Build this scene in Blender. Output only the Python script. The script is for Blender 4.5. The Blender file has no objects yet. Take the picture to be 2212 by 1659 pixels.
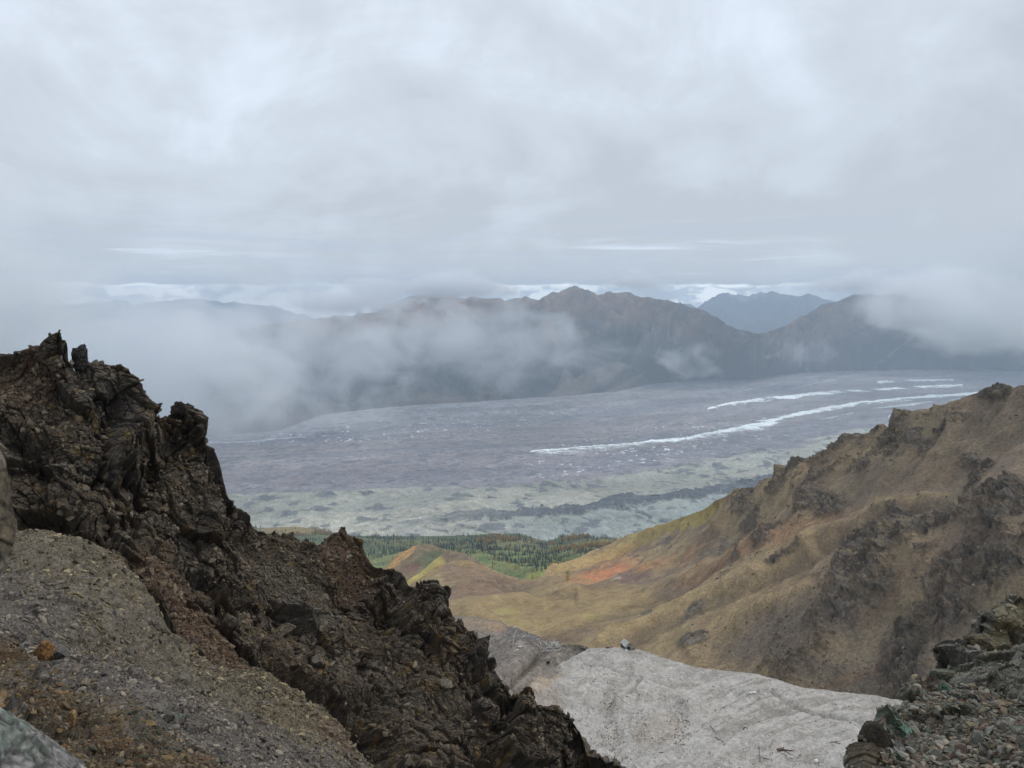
import bpy, math, random, time
import numpy as np
from mathutils import Vector, Matrix
T00 = time.time()
S = bpy.context.scene
COL = S.collection
random.seed(7)
RNG = np.random.default_rng(11)
R = math.radians

# ------------------------------------------------------------------ camera, sky, sun, exposure
F = 1658.0                     # focal length in units of a 2212 x 1659 picture
CU, CV, HV = 1106.0, 829.5, 640.0
PITCH = math.atan((CV - HV) / F)
cam_d = bpy.data.cameras.new('camera'); cam = bpy.data.objects.new('camera', cam_d); COL.objects.link(cam)
cam_d.sensor_fit = 'HORIZONTAL'; cam_d.sensor_width = 36.0
cam_d.lens = 36.0 * F / (2 * CU)
cam_d.clip_start = 0.05; cam_d.clip_end = 200000.0
cam.location = (0, 0, 0); cam.rotation_euler = (math.pi / 2 - PITCH, 0, 0)
S.camera = cam

S.view_settings.view_transform = 'Standard'; S.view_settings.look = 'None'
S.view_settings.exposure = 0.0; S.view_settings.gamma = 1.0
S.render.engine = 'CYCLES'
cy = S.cycles
cy.use_denoising = True
cy.use_adaptive_sampling = True; cy.adaptive_threshold = 0.015
cy.max_bounces = 14; cy.diffuse_bounces = 2; cy.glossy_bounces = 1; cy.transmission_bounces = 1
cy.volume_bounces = 12; cy.transparent_max_bounces = 12
cy.volume_max_steps = 256; cy.sample_clamp_indirect = 4.0

SUN_EL, SUN_AZ = R(48), R(62)          # azimuth clockwise from the view direction
sd = bpy.data.lights.new('sun', 'SUN'); sun = bpy.data.objects.new('sun', sd); COL.objects.link(sun)
sd.energy = 1.15; sd.angle = R(16); sd.color = (1.0, 0.965, 0.91)
svec = Vector((math.sin(SUN_AZ) * math.cos(SUN_EL), math.cos(SUN_AZ) * math.cos(SUN_EL), math.sin(SUN_EL)))
sun.rotation_euler = svec.to_track_quat('Z', 'Y').to_euler()


def srgb(r, g, b, k=1.0):
    out = []
    for c in (r, g, b):
        c = c / 255.0
        out.append((c / 12.92 if c <= 0.04045 else ((c + 0.055) / 1.055) ** 2.4) * k)
    return np.array(out, dtype=np.float32)


class NT:
    """small helper round a node tree"""
    def __init__(self, tree):
        self.t = tree; self.n = tree.nodes; self.l = tree.links
        self.n.clear()

    def node(self, typ, ins=None, **kw):
        nd = self.n.new(typ)
        for k, v in kw.items():
            setattr(nd, k, v)
        for k, v in (ins or {}).items():
            self.put(nd.inputs[k], v)
        return nd

    def put(self, sock, v):
        if isinstance(v, bpy.types.NodeSocket):
            self.l.new(v, sock)
        else:
            try:
                sock.default_value = v
            except Exception:
                sock.default_value = tuple(float(x) for x in v) + ((1.0,) if len(v) == 3 else ())

    def math(self, op, a, b=0.0, c=0.0, clamp=False):
        nd = self.n.new('ShaderNodeMath'); nd.operation = op; nd.use_clamp = clamp
        self.put(nd.inputs[0], a); self.put(nd.inputs[1], b); self.put(nd.inputs[2], c)
        return nd.outputs[0]

    def vmath(self, op, a, b=None, sc=None):
        nd = self.n.new('ShaderNodeVectorMath'); nd.operation = op
        self.put(nd.inputs[0], a)
        if b is not None: self.put(nd.inputs[1], b)
        if sc is not None: self.put(nd.inputs['Scale'], sc)
        return nd.outputs[0]

    def noise(self, vec, scale, detail=4.0, rough=0.55, dist=0.0):
        nd = self.node('ShaderNodeTexNoise', {'Scale': scale, 'Detail': detail, 'Roughness': rough, 'Distortion': dist})
        if vec is not None: self.l.new(vec, nd.inputs['Vector'])
        return nd.outputs['Fac']

    def step(self, v, a, b, lo=0.0, hi=1.0):
        nd = self.n.new('ShaderNodeMapRange'); nd.interpolation_type = 'SMOOTHSTEP'; nd.clamp = True
        self.put(nd.inputs[0], v); self.put(nd.inputs[1], a); self.put(nd.inputs[2], b)
        self.put(nd.inputs[3], lo); self.put(nd.inputs[4], hi)
        return nd.outputs[0]

    def mix(self, f, a, b):
        nd = self.n.new('ShaderNodeMix'); nd.data_type = 'RGBA'
        self.put(nd.inputs[0], f)
        self.put(nd.inputs[6], a if isinstance(a, bpy.types.NodeSocket) else tuple(a) + (1.0,))
        self.put(nd.inputs[7], b if isinstance(b, bpy.types.NodeSocket) else tuple(b) + (1.0,))
        return nd.outputs[2]

    def xyz(self, x, y, z=0.0):
        nd = self.n.new('ShaderNodeCombineXYZ')
        for i, v in enumerate((x, y, z)): self.put(nd.inputs[i], v)
        return nd.outputs[0]


def build_world():
    w = bpy.data.worlds.new('World'); S.world = w; w.use_nodes = True
    g = NT(w.node_tree)
    tc = g.node('ShaderNodeTexCoord')
    d = tc.outputs['Generated']
    sep = g.node('ShaderNodeSeparateXYZ', {0: d})
    x, y, z = sep.outputs
    sky = g.node('ShaderNodeTexSky', sky_type='NISHITA')
    sky.sun_disc = False; sky.sun_elevation = SUN_EL; sky.sun_rotation = SUN_AZ
    sky.altitude = 1900
    zz = g.math('MAXIMUM', z, 0.0)
    den = g.math('ADD', zz, 0.30)
    px = g.math('DIVIDE', x, den); py = g.math('DIVIDE', y, den)
    p = g.xyz(px, py, 9.3)
    n1 = g.noise(p, 1.5, 6.0, 0.56, 0.6)
    n2 = g.noise(p, 0.42, 2.0, 0.5, 0.2)
    n3 = g.noise(d, 6.5, 6.0, 0.55, 0.6)
    m = g.math('ADD', g.math('MULTIPLY', n1, 0.42), g.math('MULTIPLY', n2, 0.30))
    m = g.math('ADD', m, g.math('MULTIPLY', n3, 0.28))
    # brighter thin deck high up, greyer towards the middle of the picture
    m = g.math('ADD', m, g.step(z, 0.02, 0.38, -0.075, 0.055))
    K = 13.0                                  # background strength is 0.1
    lo = srgb(178, 185, 194) * K; mid = srgb(191, 199, 209) * K; hi = srgb(212, 221, 233) * K
    deck = g.mix(g.step(m, 0.42, 0.52), lo, mid)
    deck = g.mix(g.step(m, 0.505, 0.64), deck, hi)
    az = g.math('ARCTAN2', x, y)
    # flat streaks low over the horizon
    sv = g.xyz(g.math('MULTIPLY', az, 2.2), g.math('MULTIPLY', z, 42.0), 1.3)
    st = g.noise(sv, 1.6, 5.0, 0.6, 0.4)
    low = g.step(z, 0.115, 0.055)
    side = g.math('MAXIMUM', g.step(g.math('ABSOLUTE', g.math('ADD', az, 0.44)), 0.19, 0.08), g.step(g.math('ABSOLUTE', g.math('SUBTRACT', az, 0.22)), 0.19, 0.07))
    deck = g.mix(g.math('MULTIPLY', low, g.math('MULTIPLY', g.step(st, 0.54, 0.40), 0.5)), deck, srgb(172, 183, 200) * K)
    deck = g.mix(g.math('MULTIPLY', low, g.math('MULTIPLY', side, g.step(st, 0.56, 0.72))), deck, srgb(206, 217, 230) * K)
    # the bright gap under the deck, with small cumulus standing in it
    ramp = g.node('ShaderNodeValToRGB'); cr = ramp.color_ramp
    def azi(u): return math.atan2((u - CU) / F, math.cos(PITCH))
    stops = [(60, 0), (135, 0.75), (420, 0.85), (450, 0.25), (520, 0.45), (650, 0.5), (672, 0.12), (720, 0.6), (795, 0.6),
             (815, 0.08), (1040, 0.12), (1070, 0.8), (1330, 0.7), (1370, 0.15), (1440, 0.25), (1462, 1.0), (1560, 1.0), (1600, 0.85),
             (1680, 0.45), (1760, 0.15), (1900, 0.0)]
    while len(cr.elements) < len(stops): cr.elements.new(0.5)
    for e, (u, a) in zip(cr.elements, stops):
        e.position = (azi(u) + 0.7) / 1.4; e.color = (a, a, a, 1)
    g.l.new(g.math('DIVIDE', g.math('ADD', az, 0.7), 1.4), ramp.inputs[0])
    cn = g.noise(g.xyz(g.math('MULTIPLY', az, 34.0), g.math('MULTIPLY', z, 75.0), 0.4), 1.0, 5.0, 0.55, 0.3)
    rag = g.noise(g.xyz(g.math('MULTIPLY', az, 16.0), 2.2, 0.4), 1.0, 5.0, 0.6, 0.0)
    top = g.math('ADD', 0.0150, g.math('MULTIPLY', g.math('SUBTRACT', rag, 0.5), 0.014))
    strip = g.math('MULTIPLY', ramp.outputs[0], g.step(g.math('SUBTRACT', z, top), 0.0016, -0.0012))
    gapc = g.mix(g.step(cn, 0.42, 0.56), srgb(200, 212, 228) * K * 1.1, srgb(244, 248, 250) * (K * 2.0))
    gapc = g.mix(g.math('MULTIPLY', g.step(z, 0.009, 0.015), 0.5), gapc, srgb(244, 246, 242) * (K * 1.7))
    deck = g.mix(strip, deck, gapc)
    # a little of the blue sky filters through
    col = g.mix(0.06, deck, sky.outputs[0])
    below = g.step(z, -0.02, -0.10)
    col = g.mix(below, col, srgb(96, 98, 100) * K)
    bg = g.node('ShaderNodeBackground', {'Color': col, 'Strength': 0.1})
    out = g.node('ShaderNodeOutputWorld', {'Surface': bg.outputs[0]})
    w.cycles.sampling_method = 'MANUAL'; w.cycles.sample_map_resolution = 512


build_world()

# ------------------------------------------------------------------ numpy noise
_r = np.random.default_rng(5)
LAT = _r.random((64, 64, 64), dtype=np.float32)
JIT = _r.random((64, 64, 64, 3), dtype=np.float32)
PG = (_r.random((64, 64, 64, 3), dtype=np.float32) * 2 - 1)
ROT = np.array(Matrix.Rotation(0.9, 3, Vector((0.4, 0.7, 0.6)).normalized()), dtype=np.float32)


def vnoise(p):
    i = np.floor(p).astype(np.int32); f = (p - i).astype(np.float32)
    f = f * f * f * (f * (f * 6 - 15) + 10)
    i0 = i & 63; i1 = (i + 1) & 63
    x0, y0, z0 = i0[..., 0], i0[..., 1], i0[..., 2]; x1, y1, z1 = i1[..., 0], i1[..., 1], i1[..., 2]
    fx, fy, fz = f[..., 0], f[..., 1], f[..., 2]
    a = LAT[x0, y0, z0]; a = a + (LAT[x1, y0, z0] - a) * fx
    b = LAT[x0, y1, z0]; b = b + (LAT[x1, y1, z0] - b) * fx
    c = LAT[x0, y0, z1]; c = c + (LAT[x1, y0, z1] - c) * fx
    d = LAT[x0, y1, z1]; d = d + (LAT[x1, y1, z1] - d) * fx
    a = a + (b - a) * fy; c = c + (d - c) * fy
    return a + (c - a) * fz


def fbm(p, octv=4, gain=0.5, seed=0.0, ridged=False, lac=2.03):
    q = np.asarray(p, dtype=np.float32) + np.float32(seed * 7.31 + 3.1)
    s = 0.0; amp = 1.0; tot = 0.0
    for _ in range(octv):
        n = vnoise(q)
        if ridged: n = 1.0 - np.abs(2 * n - 1) * 1.6; n = np.clip(n, 0, 1)
        s = s + amp * n; tot += amp; amp *= gain
        q = (q @ ROT.T) * lac + 5.7
    return s / tot            # 0..1, mean about 0.5


def facet(p, seed=0.0, want=False):
    """fractured blocks: every Voronoi cell is a plane of its own tilt and height; also returns crack closeness"""
    q = np.asarray(p, dtype=np.float32) + np.float32(seed * 11.7 + 1.3)
    base = np.floor(q).astype(np.int32)
    f1 = np.full(q.shape[:-1], 9.0, np.float32); f2 = f1.copy(); h = np.zeros_like(f1); cid = np.zeros_like(f1); vec = np.zeros(q.shape, np.float32)
    for dx in (-1, 0, 1):
        for dy in (-1, 0, 1):
            for dz in (-1, 0, 1):
                c = base + np.array((dx, dy, dz), np.int32)
                ci = c & 63; a, b, e = ci[..., 0], ci[..., 1], ci[..., 2]
                dv = q - c - JIT[a, b, e]
                d = np.einsum('...i,...i->...', dv, dv)
                near = d < f1
                f2 = np.where(near, f1, np.minimum(f2, d))
                hh = (LAT[a, b, e] - 0.5) * 1.2 + np.einsum('...i,...i->...', dv, PG[a, b, e])
                if want: vec = np.where(near[..., None], dv, vec)
                h = np.where(near, hh, h); cid = np.where(near, LAT[b, e, a], cid); f1 = np.where(near, d, f1)
    if want: return h, np.sqrt(f2) - np.sqrt(f1), cid, vec
    return h, np.sqrt(f2) - np.sqrt(f1), cid


def sstep(x, a, b):
    t = np.clip((x - a) / (b - a), 0, 1); return t * t * (3 - 2 * t)


# ------------------------------------------------------------------ picture units to world
CP, SP = math.cos(PITCH), math.sin(PITCH)


def world(u, v, r):
    xc = (np.asarray(u, float) - CU) / F; yc = (CV - np.asarray(v, float)) / F
    x = xc; y = CP + SP * yc; z = -SP + CP * yc
    k = np.asarray(r, float) / np.hypot(x, y)
    return np.stack([x * k, y * k, z * k], axis=-1)


def at_z(u, v, z0):
    xc = (np.asarray(u, float) - CU) / F; yc = (CV - np.asarray(v, float)) / F
    x = xc; y = CP + SP * yc; z = -SP + CP * yc
    k = z0 / z
    return np.stack([x * k, y * k, z * k], axis=-1)


def picture(p):
    """world point back to picture units"""
    x, y, z = p[..., 0], p[..., 1], p[..., 2]
    fw = y * CP - z * SP; up = y * SP + z * CP
    return CU + F * x / fw, CV - F * up / fw


class Loft:
    """a sheet through rows of (u, v, range) control points, near row first"""
    def __init__(self, rows, u0, u1, nu, segs, back=None, ease=0, sub=1):
        U = np.linspace(u0, u1, nu)
        vs, lr = [], []
        for row in rows:
            a = np.array(row, float)
            vs.append(np.interp(U, a[:, 0], a[:, 1])); lr.append(np.interp(U, a[:, 0], np.log(a[:, 2])))
        vs, lr = np.array(vs), np.array(lr)
        if ease:                                     # round off the control points, but keep the crest line as drawn
            for _k in range(2):
                for row, A in [(i, lr) for i in range(len(rows))] + [(i, vs) for i in range(len(rows) - 1)]:
                    c = np.cumsum(np.pad(A[row], (ease + 1, ease), mode='edge')); A[row] = (c[2 * ease + 1:] - c[:-2 * ease - 1]) / (2 * ease + 1)
        V, L, Srow = [], [], []
        n = len(rows)
        for i, k in enumerate(segs):
            a, b = i, i + 1; p_, q_ = max(i - 1, 0), min(i + 2, n - 1)
            for j in range(k):
                t = j / k
                w = (-0.5 * t + t * t - 0.5 * t ** 3, 1 - 2.5 * t * t + 1.5 * t ** 3, 0.5 * t + 2 * t * t - 1.5 * t ** 3, -0.5 * t * t + 0.5 * t ** 3)
                V.append(w[0] * vs[p_] + w[1] * vs[a] + w[2] * vs[b] + w[3] * vs[q_])
                L.append(w[0] * lr[p_] + w[1] * lr[a] + w[2] * lr[b] + w[3] * lr[q_]); Srow.append((i + t) / (n - 1))
        V.append(vs[-1]); L.append(lr[-1]); Srow.append(1.0)
        self.V = np.array(V); self.U = np.broadcast_to(U, self.V.shape).copy()
        self.P = world(self.U, self.V, np.exp(np.array(L)))
        self.S = np.array(Srow)[:, None] * np.ones_like(self.V)
        self.nfront = self.V.shape[0]; self.sub = sub
        if back:                                     # (dr, dz) steps behind the crest
            crest = self.P[-1]; dirs = crest[:, :2] / np.linalg.norm(crest[:, :2], axis=1, keepdims=True)
            ex, exv = [], []; steps = []; prev = (0.0, 0.0)
            for st in back:
                steps += [(prev[0] + (st[0] - prev[0]) * (k + 1) / sub, prev[1] + (st[1] - prev[1]) * (k + 1) / sub) for k in range(sub)]; prev = st
            for dr, dz in steps:
                q = crest.copy(); q[:, :2] += dirs * dr; q[:, 2] += dz
                ex.append(q); exv.append(self.V[-1])
            self.P = np.concatenate([self.P, np.array(ex)]); m = len(ex)
            self.V = np.concatenate([self.V, np.array(exv)]); self.U = np.concatenate([self.U, self.U[:m] * 0 + U])
            self.S = np.concatenate([self.S, (1 - (0.25 * np.arange(1, m + 1) / m if sub > 1 else np.zeros(m)))[:, None] * np.ones((m, nu))])
        self.col = np.zeros(self.P.shape, np.float32)

    def normals(self):
        gu = np.gradient(self.P, axis=1); gv = np.gradient(self.P, axis=0)
        n = np.cross(gu, gv); n /= np.linalg.norm(n, axis=-1, keepdims=True) + 1e-12
        flip = np.where(n[..., 2:3] < 0, -1.0, 1.0)
        return n * flip

    def push(self, d, nrm=None):
        nrm = self.normals() if nrm is None else nrm
        mv = nrm * d[..., None]
        if self.sub > 1:                             # the far side only ever drops away
            mv[self.nfront:] = np.abs(d[self.nfront:, :, None]) * np.array([0.0, 0.0, -1.0])
        self.P = self.P + mv

    def fill(self, c): self.col[:] = c

    def paint(self, m, c):
        m = np.clip(m, 0, 1)[..., None]; self.col = self.col * (1 - m) + np.asarray(c, np.float32) * m

    def pick(self, u, v):
        k = np.argmin((self.U - u) ** 2 + (self.V[:] - v) ** 2 + np.where(np.arange(self.P.shape[0])[:, None] >= self.nfront, 1e9, 0))
        return Vector(self.P.reshape(-1, 3)[k])


def blob(U, V, cu, cv, ru, rv, ang=0.0, wob=None, soft=0.25):
    a = R(ang); du, dv = U - cu, -(V - cv)
    x = (du * math.cos(a) + dv * math.sin(a)) / ru; y = (-du * math.sin(a) + dv * math.cos(a)) / rv
    d = np.sqrt(x * x + y * y)
    if wob is not None: d = d + wob
    return sstep(d, 1 + soft, 1 - soft)


def pline(U, V, pts):
    """distance in picture units to a polyline"""
    best = np.full(U.shape, 1e9)
    for (x0, y0), (x1, y1) in zip(pts[:-1], pts[1:]):
        dx, dy = x1 - x0, y1 - y0
        t = np.clip(((U - x0) * dx + (V - y0) * dy) / (dx * dx + dy * dy), 0, 1)
        best = np.minimum(best, np.hypot(U - x0 - t * dx, V - y0 - t * dy))
    return best


def yline(U, pts):
    a = np.array(pts, float); return np.interp(U, a[:, 0], a[:, 1])


# ------------------------------------------------------------------ meshes, tags, materials
def raw_mesh(name, verts, faces_flat, sizes, mats=(), smooth=False, col=None, mat_idx=None):
    me = bpy.data.meshes.new(name)
    verts = np.ascontiguousarray(verts, dtype=np.float32).reshape(-1, 3)
    me.vertices.add(len(verts)); me.vertices.foreach_set('co', verts.ravel())
    me.loops.add(len(faces_flat)); me.loops.foreach_set('vertex_index', np.asarray(faces_flat, np.int32))
    sizes = np.asarray(sizes, np.int32)
    me.polygons.add(len(sizes))
    me.polygons.foreach_set('loop_start', np.concatenate([[0], np.cumsum(sizes)[:-1]]).astype(np.int32))
    me.polygons.foreach_set('use_smooth', np.full(len(sizes), smooth))
    if mat_idx is not None: me.polygons.foreach_set('material_index', np.asarray(mat_idx, np.int32))
    for m in mats: me.materials.append(m)
    if col is not None:
        c = np.ones((len(verts), 4), np.float32); c[:, :3] = np.asarray(col, np.float32).reshape(-1, 3)
        ca = me.color_attributes.new('tint', 'FLOAT_COLOR', 'POINT'); ca.data.foreach_set('color', c.ravel())
    me.update(calc_edges=True)
    return me


def link(name, me, parent=None):
    o = bpy.data.objects.new(name, me); COL.objects.link(o)
    if parent is not None: o.parent = parent
    return o


def tag(o, label=None, cat=None, group=None, kind=None):
    if label: o['label'] = label
    if cat: o['category'] = cat
    if group: o['group'] = group
    if kind: o['kind'] = kind
    return o


def sheet(name, lf, mat, label, smooth=False, sat=0.8):
    lum = lf.col.mean(axis=-1, keepdims=True); lf.col = lum + (lf.col - lum) * sat
    nv, nu = lf.P.shape[:2]
    idx = np.arange(nv * nu).reshape(nv, nu)
    q = np.stack([idx[:-1, :-1], idx[:-1, 1:], idx[1:, 1:], idx[1:, :-1]], axis=-1).reshape(-1)
    me = raw_mesh(name, lf.P, q, np.full((nv - 1) * (nu - 1), 4), [mat], smooth, lf.col)
    return tag(link(name, me), label, None, None, 'structure')


def tint_mat(name, scales=((1.0, 0.25),), bump=0.0, bscale=1.0, rough=0.95, spec=0.2, stretch=None):
    """the tint attribute times procedural variation; bump from the same family of noise"""
    m = bpy.data.materials.new(name); m.use_nodes = True
    g = NT(m.node_tree)
    at = g.node('ShaderNodeAttribute', attribute_name='tint')
    tc = g.node('ShaderNodeTexCoord'); vec = tc.outputs['Object']
    if stretch: vec = g.vmath('MULTIPLY', vec, stretch)
    f = None
    for sc, amt in scales:
        n = g.noise(vec, sc, 5.0, 0.65)
        k = g.step(n, 0.3, 0.7, 1.0 - amt, 1.0 + amt)
        f = k if f is None else g.math('MULTIPLY', f, k)
    c = g.vmath('SCALE', at.outputs['Color'], sc=f)
    b = g.node('ShaderNodeBsdfPrincipled', {'Base Color': c, 'Roughness': rough, 'Specular IOR Level': spec})
    if bump > 0:
        n = g.noise(vec, bscale, 8.0, 0.7)
        bn = g.node('ShaderNodeBump', {'Height': n, 'Strength': 1.0, 'Distance': bump})
        g.l.new(bn.outputs[0], b.inputs['Normal'])
    g.node('ShaderNodeOutputMaterial', {'Surface': b.outputs[0]})
    return m


def flat_mat(name, rgb, rough=0.9, vary=0.25, scale=2.0, spec=0.3):
    m = bpy.data.materials.new(name); m.use_nodes = True
    g = NT(m.node_tree)
    tc = g.node('ShaderNodeTexCoord')
    n = g.noise(tc.outputs['Object'], scale, 5.0, 0.6)
    oi = g.node('ShaderNodeObjectInfo')
    f = g.math('MULTIPLY', g.step(n, 0.3, 0.7, 1 - vary, 1 + vary), g.math('ADD', 0.85, g.math('MULTIPLY', oi.outputs['Random'], 0.3)))
    c = g.vmath('SCALE', tuple(float(x) for x in rgb), sc=f)
    b = g.node('ShaderNodeBsdfPrincipled', {'Base Color': c, 'Roughness': rough, 'Specular IOR Level': spec})
    bn = g.node('ShaderNodeBump', {'Height': n, 'Strength': 0.6, 'Distance': 0.04}); g.l.new(bn.outputs[0], b.inputs['Normal'])
    g.node('ShaderNodeOutputMaterial', {'Surface': b.outputs[0]})
    return m


# icospheres for stones
def ico(sub):
    import bmesh
    bm = bmesh.new(); bmesh.ops.create_icosphere(bm, subdivisions=sub, radius=1.0)
    v = np.array([x.co[:] for x in bm.verts], np.float32); f = np.array([[x.index for x in q.verts] for q in bm.faces], np.int32)
    bm.free(); return v, f


ICO1, ICO2, ICO5 = ico(1), ico(2), ico(6)


def cut_rock(base, rng, cuts=9, lo=0.45, hi=0.85, scale=(1, 1, 1)):
    v, f = base[0].copy(), base[1]
    for _ in range(cuts):
        n = rng.normal(size=3); n /= np.linalg.norm(n); d = rng.uniform(lo, hi)
        ex = np.maximum(0, v @ n - d); v = v - ex[:, None] * n
    return (v * np.array(scale)).astype(np.float32), f


TPL = []
_t = np.random.default_rng(3)
for i in range(14):
    TPL.append(cut_rock(ICO2 if i < 5 else ICO1, _t, 8, 0.4, 0.8, (1, _t.uniform(0.6, 0.95), _t.uniform(0.3, 0.65))))
TPL1 = TPL[5:]
TPL2 = [cut_rock(ICO2, _t, 7, 0.22, 0.55, (1.5, _t.uniform(1.0, 1.4), _t.uniform(0.6, 1.2))) for i in range(10)]


def rand_rot(n, rng, nrm=None, spread=0.5):
    a = rng.uniform(0, 2 * math.pi, n); ca, sa = np.cos(a), np.sin(a)
    z = rng.normal(size=(n, 3)) * spread + (nrm if nrm is not None else np.array([0, 0, 1.0]))
    z /= np.linalg.norm(z, axis=1, keepdims=True)
    h = np.tile([[1.0, 0.0, 0.0]], (n, 1)); x = np.cross(h, z); x /= np.linalg.norm(x, axis=1, keepdims=True) + 1e-9
    y = np.cross(z, x)
    return np.stack([x * ca[:, None] + y * sa[:, None], -x * sa[:, None] + y * ca[:, None], z], axis=2)   # columns


def stones(name, pos, nrm, size, cols, mat, label, cat, rng, tpls=TPL1, spread=0.45, sink=0.15):
    n = len(pos); which = rng.integers(0, len(tpls), n)
    RM = rand_rot(n, rng, nrm, spread)
    VV, FF, CC = [], [], []; off = 0
    for k, (tv, tf) in enumerate(tpls):
        s = np.where(which == k)[0]
        if not len(s): continue
        asp = rng.uniform(0.75, 1.3, (len(s), 1, 3))
        v = np.einsum('nij,nkj->nki', RM[s], tv[None] * asp * size[s, None, None]) + pos[s][:, None] + nrm[s][:, None] * (size[s] * sink)[:, None, None]
        VV.append(v.reshape(-1, 3)); CC.append(np.repeat(cols[s], len(tv), axis=0))
        FF.append((tf[None] + (np.arange(len(s)) * len(tv))[:, None, None] + off).reshape(-1)); off += len(s) * len(tv)
    V_, F_ = np.concatenate(VV), np.concatenate(FF)
    me = raw_mesh(name, V_, F_, np.full(len(F_) // 3, 3), [mat], False, np.concatenate(CC))
    return tag(link(name, me), label, cat, None, 'stuff')


def sample(lf, n, rng, weight=None):
    """n random places on the front of a sheet"""
    nf = lf.nfront - 1; w = np.ones((nf, lf.P.shape[1] - 1)) if weight is None else weight[:nf, :-1].copy()
    w = np.clip(w, 0, None).ravel(); cdf = np.cumsum(w / w.sum())
    k = np.searchsorted(cdf, rng.random(n)); k = np.clip(k, 0, len(w) - 1)
    i, j = np.divmod(k, lf.P.shape[1] - 1)
    a, b = rng.random((n, 1)), rng.random((n, 1))
    P = lf.P
    p = P[i, j] * (1 - a) * (1 - b) + P[i, j + 1] * a * (1 - b) + P[i + 1, j] * (1 - a) * b + P[i + 1, j + 1] * a * b
    return p, i, j


def box_mesh(parts, mat, name='box'):
    """parts: list of (centre, size, rotation matrix or None)"""
    V_, F_ = [], []
    cube = np.array([[x, y, z] for x in (-.5, .5) for y in (-.5, .5) for z in (-.5, .5)], float)
    fs = np.array([[0, 1, 3, 2], [4, 6, 7, 5], [0, 4, 5, 1], [2, 3, 7, 6], [0, 2, 6, 4], [1, 5, 7, 3]])
    for c, s, r in parts:
        v = cube * np.array(s)
        if r is not None: v = v @ np.array(r).T
        F_.append(fs + len(V_) * 8); V_.append(v + np.array(c))
    F_ = np.concatenate(F_).reshape(-1)
    return raw_mesh(name, np.concatenate(V_), F_, np.full(len(F_) // 4, 4), [mat], False)


# =================================================================== THE LAND
FLOOR = -1150.0
base = bpy.data.meshes.new('ground')
ang = [i * math.pi / 32 for i in range(64)]
base.from_pydata([(29500 * math.cos(a), 29500 * math.sin(a), FLOOR - 45) for a in ang], [], [list(range(64))])
gm = flat_mat('valley_floor', srgb(86, 96, 84) * 1.2, vary=0.3, scale=0.002); base.materials.append(gm)
tag(link('ground', base), 'flat valley floor far below, under the glacier and mountains', None, None, 'structure')

K_ = np.array([1.07, 1.0, 0.90]) * 1.35   # displayed colour to base colour under this sky

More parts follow.
